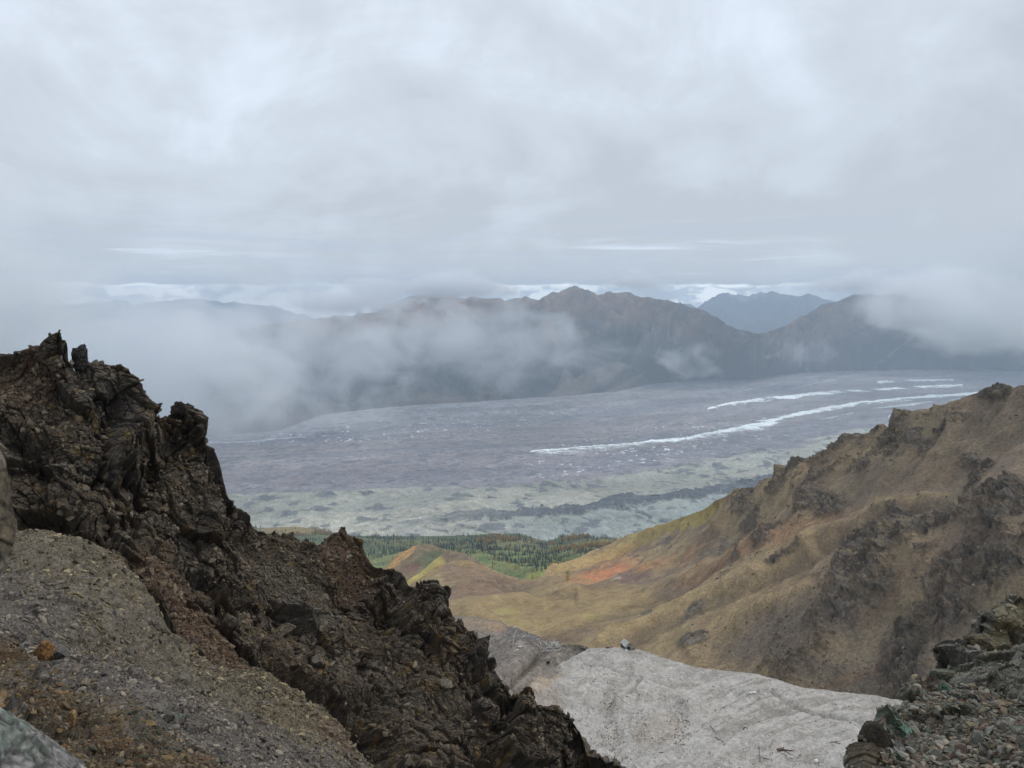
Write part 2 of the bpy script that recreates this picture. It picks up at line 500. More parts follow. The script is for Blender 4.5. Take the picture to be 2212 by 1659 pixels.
# ------------------------------------------------ distant ranges and the range across the glacier
def range_sheet(name, crest, base_v, r_add, label, mat, nu, nv, relief, spur, colf, tintk=1.0, base_r=None, seed=0, u0=None, u1=None, floorz=FLOOR + 4, lines=None):
    """crest: (u, v, range); base_v: (u, v) where the foot meets the valley floor"""
    u0 = crest[0][0] if u0 is None else u0; u1 = crest[-1][0] if u1 is None else u1
    U = np.linspace(u0, u1, nu)
    c = np.array(crest, float); cv = np.interp(U, c[:, 0], c[:, 1]); cr_ = np.interp(U, c[:, 0], c[:, 2])
    C = world(U, cv, cr_)
    if base_r is None:
        b = np.array(base_v, float); B = at_z(U, np.interp(U, b[:, 0], b[:, 1]), FLOOR)
    else:
        B = world(U, np.full(nu, 700.0), np.interp(U, c[:, 0], base_r)); B[:, 2] = FLOOR
    B[:, 2] = floorz
    t = np.linspace(0, 1, nv)[:, None]
    lf = Loft.__new__(Loft)
    P = B[None] * (1 - t[..., None]) + C[None] * t[..., None]
    P[..., 2] = B[:, 2] + (C[:, 2] - B[:, 2]) * (0.55 * t + 0.45 * t ** 1.9)
    # spurs and gullies running down the face
    along = (np.arctan2(P[..., 0], P[..., 1])) * cr_.mean()
    rad = np.hypot(P[..., 0], P[..., 1])
    q = np.stack([along / spur, rad / (spur * 1.9), P[..., 2] / (spur * 1.5)], -1)
    warp = fbm(q * 0.9 + 9.0, 3) - 0.5
    lean = (fbm(np.stack([along / (spur * 2.2), along * 0 + seed, along * 0], -1), 2, 0.5, seed + 3) - 0.5) * 9.0
    q[..., 0] += lean * (P[..., 2] - floorz) / 1100.0
    q[..., 0] += warp * 1.1
    rg = fbm(q, 6, 0.52, seed, ridged=True) - 0.55
    env = sstep(t, 0.0, 0.45) * sstep(t, 1.02, 0.62) * np.ones_like(rad)
    P[..., 2] += rg * relief * (env * 0.95 + 0.05)
    mid_ = fbm(np.stack([along / (spur * 0.42) + warp * 2 + lean * 1.3 * (P[..., 2] - floorz) / 1100.0, rad / (spur * 1.1), P[..., 2] / spur], -1), 5, 0.55, seed + 7, ridged=True) - 0.55
    P[..., 2] += mid_ * relief * 0.42 * env
    rg = rg + mid_ * 0.7
    if lines:
        pu, pv_ = picture(P)
        wv_ = (fbm(np.stack([along / 500, rad / 500, P[..., 2] / 300], -1), 3, 0.55, 4) - 0.5) * 30
        for pts in lines:
            gsn = np.exp(-((pline(pu, pv_, pts) + wv_ * 0.5) / 15) ** 2)
            P[..., 2] += 210 * gsn * sstep(t, 0.03, 0.2) * sstep(t, 0.99, 0.85); rg = rg + 0.25 * gsn
    jag = fbm(np.stack([along / 420, along * 0 + seed, along * 0], -1), 4, 0.6, seed + 5, ridged=True) - 0.5
    P[..., 2] += jag * cr_.mean() / 11000 * 60 * sstep(t, 0.55, 1.0)
    fine = fbm(np.stack([along / (spur * 0.22), rad / (spur * 0.3), P[..., 2] / (spur * 0.3)], -1), 4, 0.55, seed + 2, ridged=True) - 0.5
    P[..., 2] += fine * relief * 0.20 * np.clip(env * 1.2 + 0.12 * sstep(t, 0.3, 0.6), 0, 1)
    # behind the crest
    dirs = C[:, :2] / np.linalg.norm(C[:, :2], axis=1, keepdims=True)
    ex = []
    for dr, dz in ((0.008, 0.05), (0.02, 0.3), (0.045, 1.0)):
        qd = P[-1].copy(); qd[:, :2] += dirs * (cr_ * dr * 2)[:, None]; qd[:, 2] -= dz * (C[:, 2] - floorz); ex.append(qd)
    P = np.concatenate([P, np.array(ex)])
    lf.P = P; lf.nfront = nv
    lf.U, lf.V = picture(P); lf.S = np.concatenate([t * np.ones_like(rad), np.ones((3, nu))])
    lf.col = np.zeros(P.shape, np.float32)
    rgp = np.concatenate([rg, np.zeros((3, nu))])
    colf(lf, rgp)
    o = sheet(name, lf, mat, label, smooth=True, sat=0.8)
    return lf


far_mat = tint_mat('mountain_tundra', ((0.0012, 0.16), (0.011, 0.22)), bump=14, bscale=0.012)


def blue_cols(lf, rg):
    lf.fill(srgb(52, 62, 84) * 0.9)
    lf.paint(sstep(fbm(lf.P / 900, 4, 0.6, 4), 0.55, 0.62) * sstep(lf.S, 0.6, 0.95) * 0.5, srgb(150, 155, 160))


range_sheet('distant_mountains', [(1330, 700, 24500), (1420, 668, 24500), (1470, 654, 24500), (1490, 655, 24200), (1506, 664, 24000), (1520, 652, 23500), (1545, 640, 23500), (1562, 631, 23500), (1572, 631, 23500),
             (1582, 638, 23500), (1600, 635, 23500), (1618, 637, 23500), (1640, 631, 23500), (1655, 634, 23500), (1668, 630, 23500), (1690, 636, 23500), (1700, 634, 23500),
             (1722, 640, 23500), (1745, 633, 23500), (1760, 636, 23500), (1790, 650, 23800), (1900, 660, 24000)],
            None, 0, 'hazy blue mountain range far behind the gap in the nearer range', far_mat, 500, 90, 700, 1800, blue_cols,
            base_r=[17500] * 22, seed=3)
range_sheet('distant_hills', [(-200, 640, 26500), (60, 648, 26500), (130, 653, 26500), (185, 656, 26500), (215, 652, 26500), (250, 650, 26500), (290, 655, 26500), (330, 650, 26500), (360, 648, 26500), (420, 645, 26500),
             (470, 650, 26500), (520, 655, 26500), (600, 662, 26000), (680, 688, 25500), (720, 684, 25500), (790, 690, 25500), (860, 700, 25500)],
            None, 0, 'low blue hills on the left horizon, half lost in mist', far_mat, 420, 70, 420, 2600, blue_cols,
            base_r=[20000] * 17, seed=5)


def range_cols(lf, rg):
    n = fbm(lf.P / 420, 5, 0.6, 8); n2 = fbm(lf.P / 110, 4, 0.6, 3)
    h = lf.P[..., 2] + (n - 0.5) * 620 + rg * 420
    lf.fill(srgb(122, 98, 80) * 1.35)                                     # brown tundra
    lf.paint(sstep(n, 0.46, 0.6) * 0.8, srgb(138, 108, 84) * 1.3)
    lf.paint(sstep(h, -330, -620) * 0.9, srgb(40, 54, 44) * 0.8)              # dark brush lower down
    lf.paint(sstep(h, -900, -1050) * 0.7, srgb(58, 60, 60) * 0.85)
    lf.paint(blob(lf.U, lf.V, 1490, 705, 120, 30, -20, n - 0.5) * 0.7, srgb(138, 92, 62))
    lf.paint(blob(lf.U, lf.V, 1600, 722, 60, 14, -10, n - 0.5) * 0.7, srgb(140, 104, 66))
    lf.paint(blob(lf.U, lf.V, 1760, 720, 150, 30, 20, n - 0.5) * 0.6, srgb(124, 90, 66))
    lf.paint(sstep(rg, 0.04, 0.2) * 0.45, srgb(132, 122, 112) * 1.2); lf.paint(sstep(rg, -0.05, -0.2) * 0.4, srgb(60, 66, 64))
    lf.paint(sstep(n2, 0.54, 0.62) * 0.3, srgb(64, 70, 64))
    # pale landslide scars
    for cu, cv, ru, rv, an in ((1655, 769, 26, 5, 8), (1735, 762, 12, 26, 35), (1785, 752, 20, 14, -35), (1620, 742, 10, 22, 40), (1716, 745, 30, 8, -10), (1950, 745, 50, 2.5, 38), (1430, 722, 40, 3, -30)):
        lf.paint(blob(lf.U, lf.V, cu, cv, ru, rv, an, (n2 - 0.5) * 4.0, 0.4) * 0.55, srgb(168, 160, 158))
    # rusty bank along the foot
    st_ = fbm(np.stack([np.arctan2(lf.P[..., 0], lf.P[..., 1]) * 11000 / 130, lf.P[..., 2] / 500, n], -1), 4, 0.6, 17)
    lf.paint(sstep(st_, 0.52, 0.62) * 0.12, srgb(150, 134, 118) * 1.1)
    foot = sstep(lf.P[..., 2], FLOOR + 90, FLOOR + 25) * sstep(lf.U, 1480, 1300)
    lf.paint(foot * sstep(n, 0.4, 0.6) * 0.5, srgb(124, 104, 92))


FOOT = [(-300, 1010), (300, 975), (470, 952), (600, 940), (700, 905), (800, 892), (900, 884), (1000, 878), (1200, 864), (1330, 852), (1400, 836), (1500, 826), (1600, 818), (1750, 808), (1900, 803), (2100, 800), (2400, 797)]
range_sheet('mountain_range', [(-300, 760, 13000), (300, 760, 12500), (560, 705, 11800), (620, 692, 11500), (660, 690, 11500), (690, 688, 11400), (740, 686, 11300), (780, 681, 11200), (815, 668, 11100), (850, 652, 11000), (885, 642, 11000), (905, 641, 11000), (930, 634, 11000),
             (975, 640, 11000), (1010, 644, 11000), (1035, 641, 10900), (1062, 640, 10800), (1090, 648, 10700), (1115, 640, 10700), (1140, 643, 10700), (1160, 650, 10600), (1175, 640, 10500), (1200, 634, 10500), (1222, 625, 10500), (1243, 615, 10500),
             (1262, 626, 10500), (1285, 634, 10400), (1303, 638, 10400), (1330, 632, 10400), (1358, 629, 10300), (1372, 638, 10300), (1385, 643, 10300), (1405, 642, 10200), (1440, 649, 10200), (1475, 655, 10100), (1490, 664, 10100), (1530, 680, 10000),
             (1570, 698, 9900), (1600, 712, 9900), (1640, 722, 10000), (1690, 704, 10800), (1720, 690, 11500), (1750, 672, 12000), (1780, 652, 12300), (1810, 646, 12500), (1845, 632, 12600), (1882, 630, 12600), (1893, 637, 12600), (1912, 631, 12700),
             (1926, 636, 12700), (1950, 626, 12800), (1990, 618, 12800), (2015, 613, 12900), (2060, 611, 12900), (2090, 612, 12900), (2150, 618, 13000), (2260, 620, 13000), (2400, 630, 13000)],
            FOOT, 0, 'brown and dark green mountain range rising beyond the far edge of the glacier', far_mat, 1400, 320, 760, 1900, range_cols, seed=1,
            lines=[[(1243, 625), (1290, 682), (1335, 722), (1480, 778)], [(1300, 650), (1390, 700), (1470, 722), (1560, 760), (1580, 800)], [(1815, 775), (1880, 733), (1975, 690), (2050, 640)], 
                   [(930, 640), (965, 700), (940, 780), (880, 850)], [(1062, 645), (1110, 700), (1190, 745), (1215, 820)], [(1700, 715), (1765, 765), (1800, 800)], [(1850, 650), (1780, 700), (1740, 760)], [(780, 690), (760, 760), (700, 840)], [(2100, 640), (2140, 720), (2190, 780)], [(1180, 650), (1150, 700), (1060, 770), (1020, 850)]])

# ------------------------------------------------ glacier
def make_glacier():
    nu, nv = 1500, 900
    U = np.linspace(250, 2330, nu)
    vv = np.concatenate([np.linspace(1215, 940, 620), np.linspace(940, 770, 281)[1:]])
    UU, VV = np.meshgrid(U, vv)
    P = at_z(UU, VV, FLOOR)
    lf = Loft.__new__(Loft); lf.P = P; lf.U = UU; lf.V = VV; lf.nfront = len(vv); lf.S = UU * 0
    lf.col = np.zeros(P.shape, np.float32)
    # flow coordinate: picture-left is down-glacier; noise is drawn out along the flow
    fa = R(14)
    X = P[..., 0] * math.cos(fa) + P[..., 1] * math.sin(fa); Y = -P[..., 0] * math.sin(fa) + P[..., 1] * math.cos(fa)
    q1 = np.stack([X / 420, Y / 170, X * 0], -1)
    wv = fbm(q1, 4, 0.5, 1) - 0.5
    qa = np.stack([X / 150 + wv, Y / 190, X * 0 + 4], -1)
    hum = fbm(qa, 6, 0.55, 2, ridged=True)
    qs = np.stack([X / 48, Y / 80, X * 0 + 2], -1)
    small = fbm(qs, 5, 0.6, 6, ridged=True)
    tiny = fbm(np.stack([X / 17, Y / 36, X * 0], -1), 3, 0.6, 5)
    wob = (fbm(q1 * 1.3, 4, 0.55, 9) - 0.5) * 26
    V = VV + wob * sstep(VV, 800, 1000)
    # zones, far to near
    z_light0 = yline(UU, [(250, 985), (470, 968), (700, 935), (900, 905), (1100, 893), (1330, 880), (1500, 856), (1700, 842), (1900, 826), (2212, 816)])
    z_ppl = yline(UU, [(250, 1035), (700, 1010), (1000, 1000), (1330, 985), (1600, 950), (1850, 915), (2212, 870)])
    z_green = yline(UU, [(250, 1085), (520, 1078), (700, 1066), (900, 1060), (1100, 1056), (1300, 1036), (1500, 1008), (1700, 972), (1850, 932), (2000, 895), (2212, 868)])
    grn = sstep(V, z_green - 9, z_green + 9)
    rl = fbm(np.stack([X / 900, Y / 240, X * 0], -1), 5, 0.6, 12)
    lf.fill(srgb(114, 110, 115))
    lf.paint(sstep(rl, 0.47, 0.6) * 0.7, srgb(124, 122, 128))
    lf.paint(sstep(rl, 0.5, 0.36) * 0.6, srgb(92, 94, 110))
    lf.paint(sstep(V, z_light0 + 10, z_light0 - 10), srgb(140, 141, 148))
    lf.paint(sstep(V, z_light0 + 10, z_light0 - 10) * sstep(rl, 0.5, 0.6) * 0.5, srgb(122, 122, 130))
    lf.paint(sstep(V, z_ppl - 12, z_ppl + 14) * (1 - grn) * 0.75, srgb(102, 95, 104))
    # fluted bands of the purple zone
    flow = V - yline(UU, [(250, 1010), (700, 1000), (1146, 979), (1327, 964), (1527, 939), (1667, 914), (1855, 873), (2107, 850), (2330, 842)])
    bn = fbm(np.stack([X / 3200, flow / 8.0 * (1 + (UU < 1200) * 0), X * 0], -1), 4, 0.6, 3)
    lf.paint(sstep(bn, 0.51, 0.56) * (1 - grn) * 0.45, srgb(94, 91, 102))
    lf.paint(sstep(bn, 0.46, 0.40) * (1 - grn) * 0.45, srgb(130, 125, 124))
    bn2 = fbm(np.stack([X / 6000, flow / 16.0, X * 0 + 3], -1), 3, 0.55, 13)
    lf.paint(sstep(bn2, 0.50, 0.56) * (1 - grn) * 0.4, srgb(118, 106, 104)); lf.paint(sstep(bn2, 0.45, 0.39) * (1 - grn) * 0.35, srgb(98, 98, 108))
    lf.paint(grn, srgb(138, 138, 128))
    lf.paint(grn * sstep(rl, 0.5, 0.62) * 0.5, srgb(148, 143, 128))
    # short dark lenses, each with a thin pale one behind
    for sx_, sy_, sd3, k_, am3 in ((120.0, 200.0, 91, 0.50, 0.75), (60.0, 110.0, 92, 0.52, 0.65), (30.0, 60.0, 93, 0.58, 0.5)):
        _h, _e, ci3, dv3 = facet(np.stack([X / sx_ + wv * 2, Y / sy_ + wv * 2, X * 0 + .5], -1), sd3, True)
        lz = sstep(np.abs(dv3[..., 1] + dv3[..., 0] ** 2 * 0.8 + (tiny - .5) * .22) - 0.15 * (1 - np.abs(dv3[..., 0]) * 2.2), 0.035, -0.02) * (ci3 > k_)
        lf.paint(lz * (1 - grn * 0.75) * am3 * sstep(UU, 2100, 900), srgb(78, 80, 92))
        lz2 = sstep(np.abs(dv3[..., 1] - 0.2 + dv3[..., 0] ** 2 * 0.8) - 0.06 * (1 - np.abs(dv3[..., 0]) * 2.2), 0.03, -0.02) * (ci3 > k_)
        lf.paint(lz2 * (1 - grn) * am3 * 0.6, srgb(146, 143, 146))
    # darker and paler mottles over the hummocks
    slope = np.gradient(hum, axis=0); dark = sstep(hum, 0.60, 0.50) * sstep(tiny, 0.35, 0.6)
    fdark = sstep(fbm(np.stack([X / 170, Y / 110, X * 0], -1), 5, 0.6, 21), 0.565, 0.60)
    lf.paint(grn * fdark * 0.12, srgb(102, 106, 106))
    sd_ = sstep(fbm(np.stack([X / 110, Y / 120, X * 0], -1), 5, 0.65, 23), 0.50, 0.56)
    lt_ = sstep(fbm(np.stack([X / 80, Y / 100, X * 0], -1), 5, 0.65, 27), 0.52, 0.60)
    lf.paint((1 - grn) * sd_ * 0.18, srgb(86, 87, 97))
    lf.paint((1 - grn) * lt_ * 0.15, srgb(130, 128, 132))
    # the dark medial moraine and the pale ice beyond it
    dl = yline(UU, [(700, 1170), (880, 1146), (1000, 1136), (1100, 1127), (1200, 1117), (1300, 1102), (1420, 1090), (1560, 1071), (1700, 1052), (2000, 1010)])
    th = yline(UU, [(800, 5), (900, 14), (1000, 17), (1130, 18), (1300, 16), (1560, 12), (2000, 9)])
    wd = (fbm(np.stack([X / 110, Y / 170, X * 0], -1), 6, 0.68, 31) - 0.5)
    md = sstep(np.abs(VV - dl) + wd * 26 + (tiny - .5) * 10, th * 0.95, th * 0.6)
    md = md * (0.25 + 0.75 * sstep(UU, 850, 1200))
    nearside = sstep(VV, dl, dl + 8) * sstep(UU, 1000, 1250)
    lf.paint(nearside * 0.85, srgb(124, 131, 126))
    lf.paint(nearside * sd_ * 0.35, srgb(112, 124, 128))
    lf.paint(md * 0.9, srgb(56, 61, 71))
    lf.paint(md * sstep(tiny, 0.55, 0.7) * 0.3, srgb(104, 110, 122))
    # clean ice stripes
    ice = np.zeros_like(UU)
    tiny = fbm(np.stack([X / 17, Y / 36, X * 0], -1), 3, 0.6, 5)
    def stripe(pts, ths, amp, brk, seed):
        nonlocal ice
        y = yline(UU, pts); w = yline(UU, ths)
        e = (fbm(np.stack([X / 190, Y / 70, X * 0], -1), 5, 0.65, seed) - 0.5); e2 = (fbm(np.stack([X / 45, Y / 22, X * 0], -1), 4, 0.65, seed + 9) - 0.5)
        m = sstep(np.abs(VV - y + e * 5.0) + e2 * w * 1.3 + e * w * 2.5, w * 1.15, w * 0.75) * (UU > pts[0][0]) * (UU < pts[-1][0])
        if brk: m = m * sstep(fbm(np.stack([X / 330, Y / 2000, X * 0], -1), 4, 0.65, seed + 1), brk - 0.03, brk + 0.03)
        ice = np.maximum(ice, m * amp)
    stripe([(1146, 979), (1202, 973), (1327, 964), (1483, 949), (1527, 939), (1591, 929), (1631, 921), (1667, 914), (1727, 895), (1791, 883), (1855, 873), (1911, 866), (1975, 860), (2047, 855), (2107, 850), (2230, 845)],
           [(1146, 0.7), (1327, 1.8), (1500, 3.0), (1600, 4.8), (1650, 7.5), (1690, 4.4), (1900, 3.0), (2100, 2.2)], 1.0, 0, 41)
    stripe([(1529, 884), (1575, 873), (1607, 869), (1659, 862), (1727, 855), (1787, 849), (1847, 846), (1907, 842), (1959, 838), (2027, 835), (2080, 833)],
           [(1529, 2.0), (1600, 3.0), (1760, 3.4), (2080, 2.0)], 1.0, 0.36, 44)
    stripe([(1895, 828), (1967, 825), (2060, 823)], [(1895, 1.2), (2060, 1.0)], 0.8, 0.42, 47)
    stripe([(1883, 885), (1967, 875), (2079, 863)], [(1883, 1.8), (2079, 1.6)], 0.5, 0.36, 51)
    stripe([(1771, 907), (1843, 894)], [(1771, 1.2), (1843, 1.6)], 0.4, 0.3, 53)
    stripe([(1919, 902), (1967, 895), (2030, 884)], [(1919, 2.0), (2030, 2.4)], 0.6, 0.3, 55)
    # flecks of ice showing through the rubble
    zone = np.maximum(blob(UU, VV, 1390, 958, 260, 34, 8), np.maximum(blob(UU, VV, 780, 940, 260, 16, 4), blob(UU, VV, 1000, 920, 220, 18, 6)))
    zone = np.maximum(zone, blob(UU, VV, 1440, 985, 300, 16, 10) * 0.8)
    zone = np.maximum(zone, blob(UU, VV, 2050, 832, 200, 14, 4) * 0.7)
    fl = fbm(np.stack([X / 26, Y / 40, X * 0], -1), 3, 0.6, 61)
    hatch = fbm(np.stack([(X + Y * 1.2) / 16, (Y - X * .4) / 60, X * 0], -1), 3, 0.6, 63)
    yl = yline(UU, [(1146, 979), (1327, 964), (1527, 939), (1667, 914), (1855, 873)])
    ice = np.maximum(ice, sstep(VV - yl, 14, 3) * (VV > yl) * sstep(UU, 1150, 1190) * sstep(UU, 1750, 1500) * sstep(hatch, 0.52, 0.58) * 0.85)
    ice = np.maximum(ice, zone * sstep(fl, 0.68, 0.74) * sstep(fbm(q1 * 2, 4, .6, 88), 0.44, 0.56) * 0.75)
    lf.paint(ice, srgb(220, 230, 236) * (0.74 + 0.16 * tiny[..., None]))
    # river light at far left
    lf.paint(sstep(np.abs(VV - yline(UU, [(400, 966), (480, 962), (560, 955), (640, 946)])), 2.2, 0.6) * (UU < 660) * 0.5, srgb(190, 195, 205))
    lf.col *= (1 + np.clip((tiny - .5) * 0.55, -.3, .3) + np.clip((small - .42) * 0.25, -.2, .2))[..., None]
    lf.col *= 1.6 * np.array([1.03, 1.0, 0.93])
    big_ = fbm(np.stack([X / 1400, Y / 700, X * 0 + 8], -1), 4, 0.6, 19); lf.col *= (1 + np.clip((big_ - .5) * 1.1, -.2, .2))[..., None]
    cone_h = np.zeros_like(UU)
    for sc_, sd2, am_ in ((420.0, 71, 60.0), (230.0, 72, 30.0), (120.0, 73, 12.0)):
        qc = np.stack([X / sc_ + wv * 1.5, Y / (sc_ * 1.15) + wv, X * 0 + 0.5], -1)
        _h, _e, cid_, dv_ = facet(qc, sd2, True)
        rr_ = np.sqrt((dv_ ** 2).sum(-1)); an_ = np.arctan2(dv_[..., 1], dv_[..., 0])
        cone_h += am_ * np.clip(0.85 - rr_, 0, 1) * (0.4 + 0.8 * cid_)
        # bare ice with shade painted in: steep triangles on some mounds' near side
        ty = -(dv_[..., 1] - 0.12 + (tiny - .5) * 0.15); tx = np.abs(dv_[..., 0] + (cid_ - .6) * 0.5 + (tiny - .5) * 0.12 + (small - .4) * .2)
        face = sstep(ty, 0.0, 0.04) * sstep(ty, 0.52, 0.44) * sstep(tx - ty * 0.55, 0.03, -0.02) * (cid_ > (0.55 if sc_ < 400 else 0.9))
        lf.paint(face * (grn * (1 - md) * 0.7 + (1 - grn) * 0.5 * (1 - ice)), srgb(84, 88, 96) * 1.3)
    calm = sstep(V, z_light0 - 5, z_light0 + 50)
    h = cone_h * (0.22 + 0.78 * grn) * (0.12 + 0.88 * calm) + (hum - 0.45) * 5 + (small - 0.45) * 3.5 + md * 14 + ice * 5
    h = h - 90 * sstep(yline(UU, FOOT) - VV, 2, 14)
    edge = sstep(VV, 1215, 1175)
    h = h * (0.3 + 0.7 * edge) + sstep(V, z_light0 + 14, z_light0 - 8) * 28
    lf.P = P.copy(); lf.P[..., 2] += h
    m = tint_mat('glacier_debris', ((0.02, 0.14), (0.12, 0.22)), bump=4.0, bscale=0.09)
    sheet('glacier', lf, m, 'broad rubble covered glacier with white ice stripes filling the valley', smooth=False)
    return lf


GL = make_glacier()
print('glacier', time.time() - T00)

# ------------------------------------------------ wooded valley at the glacier's near edge
def make_valley():
    top = [(380, 1142, 3650), (562, 1141, 3600), (600, 1139, 3550), (642, 1137, 3500), (680, 1142, 3500), (714, 1149, 3500), (762, 1158, 3450), (882, 1157, 3400), (1000, 1157, 3350), (1042, 1154, 3300), (1090, 1154, 3250), (1122, 1153, 3200),
           (1150, 1160, 3250), (1182, 1169, 3300), (1210, 1160, 3250), (1242, 1158, 3150), (1300, 1160, 3000), (1345, 1162, 2900), (1380, 1180, 2800), (1500, 1240, 2700)]
    mid = [(380, 1200, 2700), (700, 1185, 2900), (900, 1178, 2900), (1060, 1175, 2800), (1182, 1196, 2500), (1300, 1178, 2600), (1380, 1200, 2500), (1500, 1260, 2500)]
    lowr = [(380, 1235, 2100), (800, 1215, 2400), (900, 1200, 2400), (1060, 1200, 2300), (1130, 1220, 2100), (1170, 1232, 1900), (1260, 1205, 2200), (1380, 1230, 2200), (1500, 1290, 2200)]
    bot = [(380, 1300, 1600), (900, 1270, 1600), (1130, 1300, 1450), (1300, 1290, 1700), (1500, 1290, 1700)]
    lf = Loft([bot, lowr, mid, top], 380, 1500, 620, [40, 60, 60], back=[(60, -30), (260, -150), (700, -420)])
    n = fbm(lf.P / 240, 5, 0.55, 2); n2 = fbm(lf.P / 60, 5, 0.6, 4)
    lf.push((n - 0.5) * 46 * (1 - 0.8 * sstep(lf.S, 0.8, 0.97)) + (n2 - 0.5) * 14)
    lf.fill(srgb(86, 104, 56))
    lf.paint(sstep(n2, 0.45, 0.62) * 0.8, srgb(122, 132, 68))
    lf.paint(sstep(lf.V, 1196, 1176) * 0.7, srgb(66, 78, 54))
    lf.paint(sstep(n, 0.52, 0.62) * 0.4, srgb(128, 124, 70))
    lf.paint(blob(lf.U, lf.V, 640, 1143, 90, 9, 0, n2 - 0.5) * 0.8, srgb(140, 118, 66))
    lf.paint(blob(lf.U, lf.V, 1110, 1168, 60, 9, 0, (n2 - 0.5) * 2) * 0.6, srgb(132, 118, 60))
    lf.paint(blob(lf.U, lf.V, 1270, 1175, 60, 12, 10, (n2 - 0.5) * 2) * 0.6, srgb(128, 112, 58))
    lf.paint(blob(lf.U, lf.V, 1180, 1238, 50, 12, 20, (n2 - 0.5) * 2) * 0.6, srgb(142, 140, 56))
    lf.col *= K_ * 0.85
    sheet('valley', lf, tint_mat('valley_brush', ((0.03, 0.3), (0.2, 0.35)), bump=3, bscale=0.12), 'green brushy valley between the brown hills and the glacier', True, 0.85)
    return lf


VAL = make_valley()

# ------------------------------------------------ small orange and green knoll behind the pyramid shaped hill
def make_knoll():
    crest = [(770, 1262, 1950), (835, 1221, 1900), (852, 1203, 1900), (871, 1190, 1900), (890, 1179, 1900), (907, 1173, 1900), (929, 1180, 1900), (961, 1191, 1850), (1010, 1212, 1800), (1060, 1245, 1750)]
    bot = [(770, 1330, 1500), (900, 1300, 1500), (1060, 1300, 1500)]
    lf = Loft([bot, crest], 775, 1055, 220, [90], back=[(50, -18), (300, -190)])
    n = fbm(lf.P / 90, 5, 0.6, 3); n2 = fbm(lf.P / 25, 4, 0.6, 9)
    lf.push((n - 0.5) * 22 + (n2 - 0.5) * 6)
    lf.fill(srgb(118, 100, 68))
    lf.paint(blob(lf.U, lf.V, 862, 1207, 46, 9, 42, n - 0.5), srgb(178, 132, 62))
    lf.paint(blob(lf.U, lf.V, 930, 1212, 36, 20, 20, n - 0.5) * 0.9, srgb(78, 88, 56))
    lf.paint(blob(lf.U, lf.V, 890, 1227, 26, 12, 20, n - 0.5) * 0.7, srgb(112, 76, 56))
    lf.paint(sstep(n2, 0.55, 0.65) * 0.4, srgb(84, 84, 54))
    lf.col *= K_
    sheet('hill', lf, tint_mat('knoll_tundra', ((0.05, 0.25), (0.3, 0.3)), bump=1.5, bscale=0.3), 'small orange and green knoll standing behind the pyramid shaped hill', True)


make_knoll()

